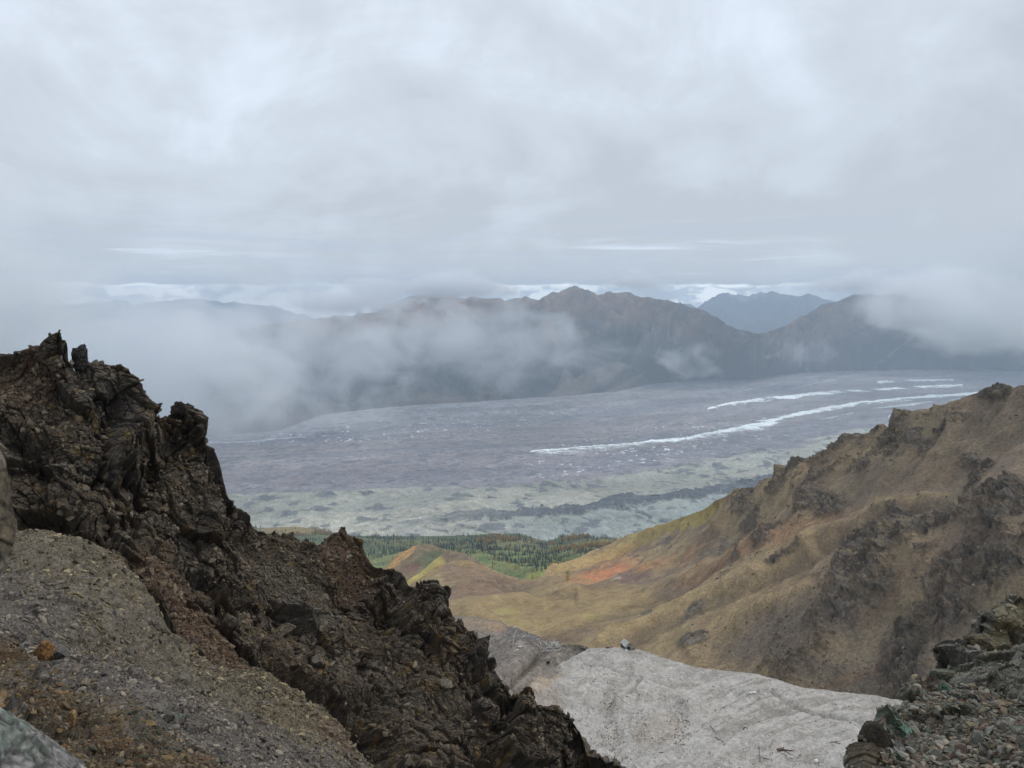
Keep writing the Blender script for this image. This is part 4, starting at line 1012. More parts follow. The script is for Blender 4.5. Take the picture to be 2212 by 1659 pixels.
    lf.paint(blob(U, V, 345, 1262, 90, 30, -54, wob * .5) * 0.85, srgb(86, 66, 54))
    lf.paint(blob(U, V, 455, 1392, 140, 38, -42, wob * .5) * 0.85, srgb(90, 68, 54))
    lf.paint(blob(U, V, 640, 1420, 130, 20, -42, wob * .5) * 0.5, srgb(66, 54, 44))
    lf.paint(blob(U, V, 940, 1480, 34, 10, 0, wob) * 0.6, srgb(98, 84, 44))
    lf.paint(blob(U, V, 1010, 1400, 30, 70, -20, wob) * 0.4, srgb(58, 54, 54))
    lf.paint(blob(U, V, 1145, 1500, 36, 14, -20, wob) * 0.5, srgb(86, 62, 44))
    lf.paint(blob(U, V, 240, 900, 60, 60, -20, wob) * 0.4, srgb(56, 54, 58))
    lf.paint(sstep(fbm(P / 0.9, 4, 0.6, 44), 0.66, 0.72) * 0.6, srgb(112, 92, 44))      # lichen
    lf.col *= K_ * 0.9 * np.array([1.05, 1.0, 0.93])
    m = tint_mat('ridge_rock', ((1.2, 0.2), (6.0, 0.3), (22.0, 0.25)), bump=0.10, bscale=5.0)
    sheet('rock_ridge', lf, m, 'dark jagged rock ridge running down from the upper left', False)
    return lf


RID = make_ridge()
print('ridge', time.time() - T00)

# ------------------------------------------------ near scree slope on the left
def make_scree():
    crest = [(-260, 1150, 24), (0, 1146, 22), (90, 1148, 21), (170, 1161, 20), (225, 1185, 19.5), (262, 1212, 19), (290, 1240, 18.7), (330, 1288, 18), (352, 1330, 17.7), (370, 1370, 17.4), (395, 1390, 17), (430, 1413, 16.6), (465, 1434, 16.2), (505, 1445, 16), (560, 1446, 15.6), (600, 1468, 15.2), (640, 1492, 14.8),
             (700, 1550, 14.2), (740, 1600, 13.6), (775, 1640, 13), (800, 1690, 12.6), (880, 1800, 12)]
    m1 = [(-260, 1300, 14), (0, 1300, 14), (200, 1310, 13.6), (400, 1440, 13.2), (560, 1500, 12.9), (700, 1600, 12.2), (880, 1830, 11)]
    m0 = [(-260, 1480, 9.2), (0, 1480, 9.2), (300, 1530, 9.2), (560, 1640, 9.2), (880, 1860, 9)]
    bot = [(-260, 1760, 5.4), (400, 1780, 5.8), (880, 1900, 6.4)]
    lf = Loft([bot, m0, m1, crest], -260, 880, 760, [150, 130, 110], back=[(0.6, -0.42), (2.5, -1.9), (9, -6.8), (22, -15.5)], ease=14, sub=12)
    U, V, P = lf.U, lf.V, lf.P.copy()
    n = fbm(P / 2.6, 4, 0.5, 51); n2 = fbm(P / 0.55, 5, 0.6, 53); n3 = fbm(P / 0.1, 3, 0.6, 55)
    h1, c1, i1 = facet(P / 0.42, 8); h2, c2, i2 = facet(P / 0.13, 9)
    top = sstep(lf.S, 1.0, 0.9)
    hard = np.maximum(blob(U, V, 130, 1590, 170, 70, -30, (n2 - .5) * 1.4, .5), blob(U, V, 20, 1430, 120, 40, -30, (n2 - .5) * 1.4, .5) * 0.6)
    lf.push((n - 0.5) * 0.9 * top + (n2 - 0.5) * 0.14 + (n3 - 0.5) * 0.03 + h1 * 0.05 + h2 * 0.018 + hard * (h1 * 0.04 + h2 * 0.03))
    lf.fill(srgb(86, 82, 78))
    a = yline(U, [(-260, 1230), (0, 1280), (200, 1380), (400, 1450), (600, 1580), (800, 1750)])
    tan = sstep(V + (n - 0.5) * 110 + (n2 - .5) * 60, a + 50, a - 90)
    lf.paint(tan * 0.85, srgb(96, 88, 73))
    b = yline(U, [(-260, 1380), (0, 1400), (150, 1500), (300, 1600), (450, 1700), (800, 1900)])
    lf.paint(sstep(V + (n2 - 0.5) * 80, b - 25, b + 30) * 0.9, srgb(74, 64, 50))
    lf.paint(sstep(n2, 0.55, 0.65) * sstep(V, b - 40, b) * 0.6, srgb(96, 70, 42))
    lf.paint(blob(U, V, 640, 1540, 26, 70, 40, n2 - 0.5) * 0.6, srgb(92, 80, 60))
    lf.paint(blob(U, V, 720, 1600, 20, 70, 42, n2 - 0.5) * 0.7, srgb(88, 62, 48))
    lf.paint(blob(U, V, 330, 1600, 60, 34, 0, n2 - 0.5) * 0.5, srgb(66, 70, 62))
    lf.paint(sstep(n3, 0.6, 0.7) * 0.4, srgb(60, 56, 52)); lf.paint(sstep(i2, 0.7, 0.9) * 0.4, srgb(122, 116, 108))
    lf.col *= K_ * 0.9
    lf.nrm = lf.normals(); lf.tan = tan; lf.brown = sstep(V, b - 25, b + 30)
    m = tint_mat('scree_fines', ((3.0, 0.18), (18.0, 0.3), (70.0, 0.3)), bump=0.03, bscale=24.0)
    sheet('scree_slope', lf, m, 'grey and tan scree slope in the lower left foreground', False)
    return lf


SCR = make_scree()
print('scree', time.time() - T00)

# ------------------------------------------------ copper stained rubble shelf in the lower right foreground
def make_shelf():
    crest = [(1800, 1900, 3.6), (1835, 1760, 3.8), (1848, 1670, 4.0), (1853, 1625, 4.1), (1858, 1592, 4.2), (1866, 1578, 4.3), (1882, 1568, 4.4), (1890, 1545, 4.6), (1905, 1532, 4.7), (1920, 1529, 4.8), (1952, 1532, 5.1), (1960, 1517, 5.3), (1980, 1508, 5.5), (1982, 1484, 5.7), (1992, 1462, 5.9), (2012, 1446, 6.0), (2028, 1430, 6.1),
             (2040, 1406, 6.3), (2050, 1390, 6.4), (2070, 1384, 6.5), (2092, 1374, 6.6), (2104, 1350, 6.8), (2116, 1338, 6.9), (2132, 1320, 7.1), (2162, 1316, 7.3), (2168, 1300, 7.4), (2180, 1283, 7.6), (2195, 1284, 7.7), (2215, 1288, 7.8), (2290, 1270, 8.2), (2460, 1260, 8.6), (3100, 1240, 9.5)]
    m1 = [(1800, 1910, 3.5), (1866, 1660, 3.95), (1952, 1600, 4.5), (2050, 1500, 5.3), (2180, 1430, 6.0), (2460, 1400, 6.6), (3100, 1400, 7.0)]
    bot = [(1800, 1960, 3.2), (1866, 1800, 3.35), (2000, 1790, 3.4), (2460, 1790, 3.4), (3100, 1790, 3.4)]
    lf = Loft([bot, m1, crest], 1800, 3000, 1100, [190, 170], back=[(0.15, -0.11), (0.7, -0.62), (2, -1.9), (8, -8.5), (20, -26)], sub=12)
    U, V, P = lf.U, lf.V, lf.P.copy()
    n = fbm(P / 0.9, 4, 0.55, 61); n2 = fbm(P / 0.25, 5, 0.6, 63); n3 = fbm(P / 0.05, 3, 0.6, 65)
    SK = np.array(Matrix.Rotation(R(25), 3, 'Y'))
    Q = P @ SK.T
    h0, c0, i0 = facet(Q / np.array([0.55, 0.45, 0.30]), 11); h1, c1, i1 = facet(Q / np.array([0.22, 0.18, 0.10]), 12); h2, c2, i2 = facet(Q / np.array([0.07, 0.06, 0.035]), 13)
    wob = (n2 - .5) * 1.4
    rubble = blob(U, V, 2110, 1640, 190, 130, 0, wob * .6, .4)
    hard = 1 - 0.85 * rubble
    top = sstep(lf.S, 1.0, 0.93)
    nrm = lf.normals(); nrm[lf.nfront - 1] = nrm[lf.nfront - 2]; nrm = nrm + np.array([0, -0.5, 0]); nrm /= np.linalg.norm(nrm, axis=-1, keepdims=True)
    lf.push((n - .5) * 0.35 * top + h0 * 0.16 * hard * (0.4 + 0.6 * top) + h1 * 0.06 * hard + h2 * 0.02 + (n2 - .5) * 0.05 + (n3 - .5) * 0.01 - hard * 0.03 * sstep(c0, .1, 0), nrm)
    lf.fill(srgb(88, 86, 80))
    lf.paint(sstep(n2, .5, .62) * .5, srgb(78, 70, 54)); lf.paint(sstep(i1, .6, .8) * .5, srgb(104, 104, 98)); lf.paint(sstep(i1, .3, .1) * .5, srgb(62, 62, 60))
    lf.paint(sstep(n, .5, .6) * sstep(n2, .45, .6) * .4, srgb(66, 90, 76))
    lf.paint(sstep(i2, .8, .95) * .4, srgb(124, 122, 112))
    lf.paint(blob(U, V, 1940, 1600, 60, 34, -30, wob) * .6, srgb(88, 110, 100))
    lf.paint(blob(U, V, 1880, 1640, 30, 50, 0, wob) * .8, srgb(60, 48, 34))
    lf.paint(blob(U, V, 2180, 1360, 30, 70, -30, wob) * .6, srgb(96, 84, 54))
    lf.paint(blob(U, V, 2000, 1490, 26, 30, 0, wob) * .5, srgb(92, 66, 42))
    lf.paint(rubble * .6, srgb(92, 84, 74))
    lf.col *= K_ * 1.28 * np.array([.96, 1.0, 0.98])
    lf.nrm = lf.normals(); lf.rubble = rubble
    m = tint_mat('shelf_rock', ((6.0, 0.2), (30.0, 0.3), (110.0, 0.3)), bump=0.02, bscale=35.0)
    sheet('rubble_shelf', lf, m, 'copper green stained rubble shelf in the lower right corner', False)
    return lf


SHE = make_shelf()
print('shelf', time.time() - T00)

# =================================================================== LOOSE STONES (nobody could count them)
def pal(cols, n, rng, k=1.0, var=0.16):
    c = np.array(cols)[rng.integers(0, len(cols), n)]
    return (c * rng.uniform(1 - var, 1 + var, (n, 1)) * k).astype(np.float32)


stone_mat = tint_mat('loose_stone', ((8.0, 0.15), (40.0, 0.2)), bump=0.01, bscale=30.0, rough=0.85, spec=0.3)
far_stone_mat = tint_mat('far_stone', ((1.0, 0.15), (5.0, 0.2)), rough=0.9)

rng = np.random.default_rng(21)
p, i, j = sample(SCR, 75000, rng, 0.85 + 0.3 * (1 - SCR.tan))
rad = np.linalg.norm(p, axis=1)
sz = (0.010 + 0.016 * rng.pareto(2.9, len(p)).clip(0, 4.0)) * (rad / 12) ** 0.5
tan_ = SCR.tan[i, j]; br = SCR.brown[i, j]
c = pal([srgb(104, 101, 97), srgb(86, 83, 82), srgb(122, 117, 108), srgb(70, 68, 68), srgb(98, 90, 78), srgb(110, 104, 102)], len(p), rng, K_ * 0.95)
ct = pal([srgb(108, 100, 80), srgb(92, 86, 70), srgb(130, 122, 100), srgb(72, 64, 52), srgb(60, 56, 48)], len(p), rng, K_ * 0.95)
cb = pal([srgb(88, 76, 58), srgb(100, 84, 60), srgb(76, 66, 54), srgb(112, 102, 84), srgb(66, 66, 58)], len(p), rng, K_ * 0.9)
c = np.where((rng.random(len(p)) < tan_)[:, None], ct, c); c = np.where((rng.random(len(p)) < br)[:, None], cb, c)
stones('scree_stones', p, SCR.nrm[i, j], sz, c, stone_mat, 'loose angular grey stones strewn over the scree slope', 'loose stones', rng)

rng = np.random.default_rng(22)
p, i, j = sample(RID, 70000, rng, 0.22 + 1.2 * RID.soft)
sz = 0.035 + 0.048 * rng.pareto(2.6, len(p)).clip(0, 6)
c = pal([srgb(74, 68, 60), srgb(62, 58, 52), srgb(96, 88, 74), srgb(50, 46, 44), srgb(84, 72, 56), srgb(108, 102, 90)], len(p), rng, K_ * 0.9)
base_c = RID.col[i, j] * 1.15
c = c * 0.65 + base_c * 0.35
stones('ridge_rubble', p, RID.nrm[i, j], sz, c, far_stone_mat, 'loose dark rubble lying on the rock ridge', 'loose rubble', rng, spread=0.6, sink=0.35)

rng = np.random.default_rng(23)
p, i, j = sample(SHE, 44000, rng, 0.09 + 1.0 * SHE.rubble)
sz = 0.0034 + 0.0044 * rng.pareto(2.4, len(p)).clip(0, 6)
c = pal([srgb(110, 107, 102), srgb(96, 94, 90), srgb(112, 104, 90), srgb(84, 87, 83), srgb(96, 88, 74), srgb(126, 122, 112), srgb(100, 102, 98), srgb(88, 76, 70), srgb(70, 66, 60), srgb(102, 98, 90), srgb(92, 98, 90)], len(p), rng, K_ * 1.05)
stones('shelf_rubble', p, SHE.nrm[i, j], sz, c, stone_mat, 'loose mixed stones heaped on the copper stained shelf', 'loose stones', rng, tpls=TPL2, sink=0.3)

rng = np.random.default_rng(24)
w = np.zeros_like(TAIL.U) + 0.12
for cu, cv, ru, rv, s_ in ((1318, 1548, 12, 55, 3.5), (1345, 1508, 40, 6, 1.6), (1380, 1568, 14, 26, 2.2), (1472, 1545, 12, 40, 1.8), (1452, 1590, 20, 16, 1.2), (1430, 1600, 20, 10, 1.0), (1290, 1432, 30, 3, 1.0), (1360, 1590, 40, 14, .5)):
    w += s_ * blob(TAIL.U, TAIL.V, cu, cv, ru * 1.5, rv * 1.3, 0, None, .6)
p, i, j = sample(TAIL, 16000, rng, w)
sz = 0.055 + 0.09 * rng.pareto(3.0, len(p)).clip(0, 4)
c = pal([srgb(84, 78, 74), srgb(64, 60, 56), srgb(100, 92, 84), srgb(150, 146, 140), srgb(76, 66, 56)], len(p), rng, K_)
stones('tailings_rubble', p, TAIL.nrm[i, j], sz, c, far_stone_mat, 'dark rubble streaks lying on the pale tailings', 'loose rubble', rng)

rng = np.random.default_rng(25)
p, i, j = sample(WASTE, 6000, rng, 0.3 + sstep(WASTE.U, 1150, 1240) * 0.7)
sz = 0.16 + 0.16 * rng.pareto(3.0, len(p)).clip(0, 3)
c = pal([srgb(112, 106, 100), srgb(86, 82, 78), srgb(130, 124, 116), srgb(70, 66, 64)], len(p), rng, K_)
stones('gravel_rubble', p, WASTE.nrm[i, j], sz, c, far_stone_mat, 'coarse grey rubble on the mine gravel mound', 'loose rubble', rng)

rng = np.random.default_rng(26)
w = 0.15 + blob(SIDE.U, SIDE.V, 1900, 1480, 240, 50, -12, None, .5) * 2 + blob(SIDE.U, SIDE.V, 1740, 1360, 170, 60, 24, None, .5) + SIDE.oc * 0.8
w *= sstep(SIDE.U, 1380, 1600)
p, i, j = sample(SIDE, 16000, rng, w)
sz = (0.22 + 0.22 * rng.pareto(3.0, len(p)).clip(0, 4)) * (np.linalg.norm(p, axis=1) / 420) ** 0.8
c = pal([srgb(104, 94, 84), srgb(88, 80, 74), srgb(128, 116, 104), srgb(72, 66, 62)], len(p), rng, K_)
stones('slope_stones', p, SIDE.nrm[i, j], sz, c, far_stone_mat, 'scattered stones and small blocks on the brown mountainside', 'loose stones', rng)
print('stones', time.time() - T00)

# =================================================================== SINGLE ROCKS
def rock(name, pos, dims, col_fn, label, cat, seed, rot=(0, 0, 0), cuts=14, rough_amp=0.05, lo=0.5, hi=0.88, scale_noise=1.0):
    rough_amp = rough_amp * (1.7 if max(dims) > 0.6 else 0.5)
    rg = np.random.default_rng(seed)
    v, f = cut_rock(ICO5, rg, cuts, lo, hi)
    nn = v / (np.linalg.norm(v, axis=1, keepdims=True) + 1e-9)
    w_ = v * np.array(dims); L_ = max(dims) * scale_noise
    h1_, c1_, i1_ = facet(w_ / (L_ * 0.28), seed); h2_, c2_, i2_ = facet(w_ / (L_ * 0.09), seed + 1)
    nz = fbm(w_ / (L_ * 0.35), 5, 0.55, seed); nz2 = fbm(w_ / (L_ * 0.06), 4, 0.6, seed + 2)
    amp = min(dims)
    w_ = w_ + nn * ((h1_ * 1.2 * rough_amp + h2_ * 0.5 * rough_amp + (nz - .5) * 2.2 * rough_amp + (nz2 - .5) * 0.5 * rough_amp - 0.7 * rough_amp * sstep(c1_, .08, 0)) * amp)[:, None]
    Rm = np.array((Matrix.Rotation(rot[2], 3, 'Z') @ Matrix.Rotation(rot[1], 3, 'Y') @ Matrix.Rotation(rot[0], 3, 'X')))
    w_ = w_ @ Rm.T
    cc = col_fn(w_, nz, nz2, i1_, i2_)
    ck_ = (np.maximum(sstep(c1_, .13, .02), sstep(c2_, .16, .04) * .7) * 0.75)[:, None]
    cc = cc * (1 - ck_) + srgb(38, 34, 32) * ck_
    m_ = stone_mat if max(dims) < 2.0 else ridge_mat
    me = raw_mesh(name, w_, f.reshape(-1), np.full(len(f), 3), [m_], False, cc)
    o = link(name, me); o.location = tuple(pos)
    return tag(o, label, cat)


ridge_mat = bpy.data.materials['ridge_rock']


def two(c1, c2, c3=None, k=K_ * .92):
    def fn(w_, nz, nz2, i1_, i2_):
        c = np.ones((len(w_), 1)) * c1
        m = sstep(nz, .44, .58)[:, None]; c = c * (1 - m) + c2 * m
        if c3 is not None:
            m = (sstep(nz2, .5, .64) * sstep(i1_, .3, .6))[:, None]; c = c * (1 - m) + c3 * m
        m = (sstep(i2_, .7, .9) * .35)[:, None]; c = c * (1 - m) + c * 1.5 * m
        return c * k
    return fn


# standing stone on the ridge
q = world(176, 781, 60.0)
rock('standing_stone', q, (0.58, 0.55, 1.28), two(srgb(56, 54, 54), srgb(48, 46, 46), srgb(80, 76, 70)), 'dark standing rock pillar on the ridge crest beside the sharp peak', 'rock', 41, (0, R(-4), 0.4), 12, 0.09, 0.62, 0.92)
q = world(384, 884, 60.6)
rock('knobbly_rock', q, (0.45, 0.5, 0.62), two(srgb(54, 51, 50), srgb(62, 56, 48)), 'lumpy rock knob on top of the second ridge tower', 'rock', 42, (0, 0.1, 0.4), 10, 0.12)
q = world(405, 890, 60.4)
rock('knobbly_rock', q, (0.55, 0.5, 0.6), two(srgb(58, 54, 52), srgb(50, 47, 46)), 'rounded rock knob right of the lumpy knob on the second ridge tower', 'rock', 43, (0, -0.1, 1.0), 10, 0.12)
q = world(994, 1352, 62.6)
rock('rock_spike', q, (0.2, 0.25, 0.75), two(srgb(50, 45, 44), srgb(66, 50, 42)), 'thin dark rock spike standing on the ridge edge above the gravel mound', 'rock', 44, (0, R(6), 0), 10, 0.1)
q = world(1090, 1490, 58.3)
rock('knobbly_rock', q, (0.38, 0.4, 0.42), two(srgb(84, 60, 46), srgb(62, 50, 42)), 'small reddish rock knob on the lower ridge crest', 'rock', 45, (0, 0, 0), 10, 0.12)
q = world(1142, 1500, 57.6)
rock('knobbly_rock', q, (0.62, 0.5, 0.5), two(srgb(80, 58, 42), srgb(60, 52, 44)), 'broad rusty rock knob on the lower ridge crest beside the tailings', 'rock', 46, (0, 0, 0.7), 10, 0.12)
q = world(655, 1183, 72.0)
for (u, v, r, d3, lab, sd_, cs) in (
        (744, 1216, 68.5, (0.5, 0.35, 0.22), 'flat pale slab lying on the brown soil of the saddle', 51, (srgb(128, 124, 114), srgb(108, 104, 96))),
        (702, 1192, 71, (0.42, 0.4, 0.3), 'pale slab near the small peak on the saddle', 52, (srgb(110, 104, 96), srgb(88, 82, 76))),
        (1246, 1652, 50.5, (0.85, 0.6, 0.5), 'large tan block on the lowest part of the ridge', 53, (srgb(112, 104, 88), srgb(88, 80, 68))),
        (694, 1424, 53, (0.6, 0.5, 0.45), 'grey block resting midway down the ridge slope', 54, (srgb(98, 92, 84), srgb(80, 74, 68))),
        (735, 1325, 55.5, (0.8, 0.6, 0.5), 'broad grey block in the middle of the ridge rubble', 55, (srgb(92, 90, 88), srgb(76, 74, 72))),
        (637, 1330, 56, (1.1, 0.8, 0.35), 'pale lichen covered ledge block above a black hollow', 56, (srgb(112, 106, 88), srgb(90, 84, 72))),
        (1050, 1655, 49, (0.9, 0.7, 0.7), 'angular grey block in the dark cleft at the bottom of the ridge', 57, (srgb(84, 80, 76), srgb(66, 62, 60))),
        (958, 1478, 55.5, (0.7, 0.5, 0.3), 'pale slab beside the yellow lichen patch on the ridge', 58, (srgb(112, 106, 98), srgb(92, 86, 78)))):
    o_ = RID.pick(u, v)
    rock('block', o_ + Vector((0, -0.15, 0.1)), d3, two(cs[0], cs[1]), lab, 'rock', sd_, (0.2, 0.3, sd_ * 1.3), 12, 0.06)

# foreground stones with a look of their own
def on_scree(u, v): return SCR.pick(u, v)


sc_px = lambda p_: p_.length / F
for (u, v, ru, rv, lab, nm, sd_, cs, rot) in (
        (88, 1444, 20, 20, 'rusty orange block in the left foreground scree, leaning on a grey slab', 'block', 61, (srgb(122, 92, 56), srgb(104, 76, 48)), (0.3, 0.1, 0.5)),
        (114, 1447, 18, 26, 'rounded grey slab beside the rusty orange block', 'block', 62, (srgb(96, 94, 92), srgb(80, 78, 78)), (0.2, 0.1, 1.0)),
        (93, 1476, 12, 14, 'pale grey stone just below the rusty orange block', 'stone', 63, (srgb(120, 118, 112), srgb(96, 94, 90)), (0.4, 0.5, 0.2)),
        (27, 1543, 17, 20, 'dark round boulder at the left edge above the green rock', 'boulder', 64, (srgb(62, 60, 58), srgb(54, 52, 50)), (0, 0.2, 0.3)),
        (54, 1534, 13, 11, 'small brown stone right of the dark round boulder', 'stone', 65, (srgb(104, 90, 70), srgb(84, 72, 58)), (0, 0.1, 0.3)),
        (155, 1578, 10, 24, 'upright tan and pink rock standing in the brown soil', 'standing_stone', 66, (srgb(132, 110, 78), srgb(140, 108, 86)), (0, 0.15, 0.3)),
        (140, 1632, 16, 12, 'ochre block below the upright tan rock', 'block', 67, (srgb(120, 92, 54), srgb(96, 74, 46)), (0, 0.2, 0.9)),
        (384, 1393, 11, 13, 'dark green grey block at the edge of the red gully', 'block', 68, (srgb(76, 80, 74), srgb(62, 64, 60)), (0, 0.2, 0.9)),
        (343, 1590, 16, 10, 'dark flat slab lying among the middle scree stones', 'stone', 69, (srgb(72, 70, 70), srgb(86, 82, 78)), (0, 0.2, 2.0)),
        (365, 1590, 8, 5, 'pale turquoise stone right of the dark flat slab', 'stone', 70, (srgb(110, 132, 122), srgb(98, 120, 112)), (0, 0, 0.2)),
        (460, 1580, 14, 12, 'light grey stone in the middle of the scree', 'stone', 71, (srgb(112, 110, 106), srgb(92, 90, 88)), (0.2, 0.2, 1.2)),
        (535, 1560, 13, 11, 'grey stone on the right part of the scree below its crest', 'stone', 72, (srgb(104, 102, 98), srgb(88, 86, 84)), (0.2, 0, 0.4)),
        (308, 1612, 13, 5, 'thin tan splinter of rock on the scree', 'stone', 73, (srgb(128, 112, 78), srgb(112, 98, 70)), (0, 0.5, 0.2)),
        (575, 1630, 16, 12, 'pale angular stone near the bottom of the scree', 'stone', 74, (srgb(120, 116, 108), srgb(98, 94, 88)), (0.3, 0.2, 1.7))):
    o_ = on_scree(u, v); k_ = sc_px(o_)
    rock(nm, o_ + Vector((0, 0, rv * k_ * 0.45)), (ru * k_, (ru + rv) * .5 * k_, rv * k_), two(cs[0], cs[1]), lab, 'boulder' if nm == 'boulder' else 'rock', sd_, rot, 12, 0.05, scale_noise=1.0)


def green_rock(w_, nz, nz2, i1_, i2_):
    c = np.ones((len(w_), 1)) * srgb(116, 116, 117)
    m = (sstep(nz + w_[:, 2] * 0.45 - w_[:, 0] * .6, .50, .68) * .8)[:, None]; c = c * (1 - m) + srgb(98, 112, 106) * m
    m = (sstep(nz2, .54, .66) * .6)[:, None]; c = c * (1 - m) + srgb(84, 78, 82) * m
    m = (sstep(nz2, .42, .32) * .6)[:, None]; c = c * (1 - m) + srgb(138, 140, 136) * m
    return c * K_ * .95


q = world(-8, 1722, 3.0)
rock('boulder', q, (0.32, 0.36, 0.36), green_rock, 'cracked grey green copper stained boulder in the lower left corner', 'boulder', 81, (0.1, 0.2, 0.5), 13, 0.05, 0.5, 0.85)
q = world(-62, 1120, 1.25)
rock('boulder', q, (0.062, 0.07, 0.155), two(srgb(118, 112, 104), srgb(88, 80, 68)), 'pale rock sticking in at the left edge of the view, very close', 'boulder', 82, (0.1, -0.1, 0.5), 10, 0.05, 0.6, 0.9)
# shelf blocks
for (u, v, ru, rv, lab, sd_, cs, rot) in (
        (2204, 1315, 30, 34, 'tall layered brown block at the top right of the rubble shelf', 91, (srgb(100, 96, 78), srgb(118, 116, 108)), (0, -0.5, 0.3)),
        (2130, 1410, 42, 26, 'large brown layered block jutting from the upper rubble shelf', 92, (srgb(94, 86, 66), srgb(76, 70, 54)), (0, 0.45, 0.2)),
        (1950, 1585, 46, 24, 'teal stained slab near the left edge of the rubble shelf', 93, (srgb(84, 116, 104), srgb(92, 96, 94)), (0.2, 0.5, 0.3)),
        (1876, 1630, 22, 50, 'dark brown block forming the left edge of the rubble shelf', 94, (srgb(72, 62, 48), srgb(56, 50, 44)), (0, 0.05, 0.4)),
        (1912, 1648, 32, 26, 'pale grey block at the bottom left of the rubble shelf', 95, (srgb(104, 108, 106), srgb(80, 84, 82)), (0.2, 0.1, 1.0)),
        (2190, 1470, 38, 20, 'grey block low on the right edge of the rubble shelf', 96, (srgb(96, 96, 90), srgb(80, 80, 76)), (0, 0.2, 0.3)),
        (2058, 1448, 34, 18, 'greenish grey block midway up the rubble shelf', 97, (srgb(88, 98, 88), srgb(104, 100, 86)), (0, 0.3, 0.3)),
        (1972, 1532, 24, 9, 'cream coloured block on the rim of the rubble shelf', 98, (srgb(136, 128, 106), srgb(96, 84, 62)), (0, 0.1, 0.3)),
        (2050, 1478, 14, 12, 'bright teal stone in the middle of the rubble shelf', 99, (srgb(56, 92, 78), srgb(70, 92, 80)), (0, 0.1, 0.3)),
        (2075, 1535, 22, 12, 'rusty red block below the middle of the rubble shelf', 100, (srgb(104, 70, 48), srgb(76, 60, 48)), (0, 0.1, 0.3))):
    o_ = SHE.pick(u, v); k_ = sc_px(o_)
    rock('block', o_ + Vector((0, 0.03, -0.01)), (ru * k_, (ru + rv) * .5 * k_, rv * k_), two(cs[0], cs[1], None), lab, 'rock', sd_, rot, 11, 0.09)
o_ = WASTE.pick(1184, 1432)
rock('boulder', o_ + Vector((0, 0, 0.3)), (0.9, 0.8, 0.6), two(srgb(60, 56, 54), srgb(70, 66, 62)), 'single dark boulder on the gravel below the timber heap', 'boulder', 101, (0, 0, 0.3), 9, 0.06)
print('rocks', time.time() - T00)

# =================================================================== CABIN
wood = flat_mat('weathered_wood', srgb(140, 136, 130) * 1.2, vary=0.3, scale=3.0)
wood_dk = flat_mat('dark_wood', srgb(66, 58, 54) * 1.2, vary=0.3, scale=3.0)
wood_lt = flat_mat('bleached_wood', srgb(176, 174, 166) * 1.05, vary=0.2, scale=3.0)
rust = flat_mat('rust', srgb(80, 60, 52) * 1.1, vary=0.3, scale=3.0)
white_m = flat_mat('pale_sheet', srgb(214, 214, 208) * 1.1, vary=0.1)


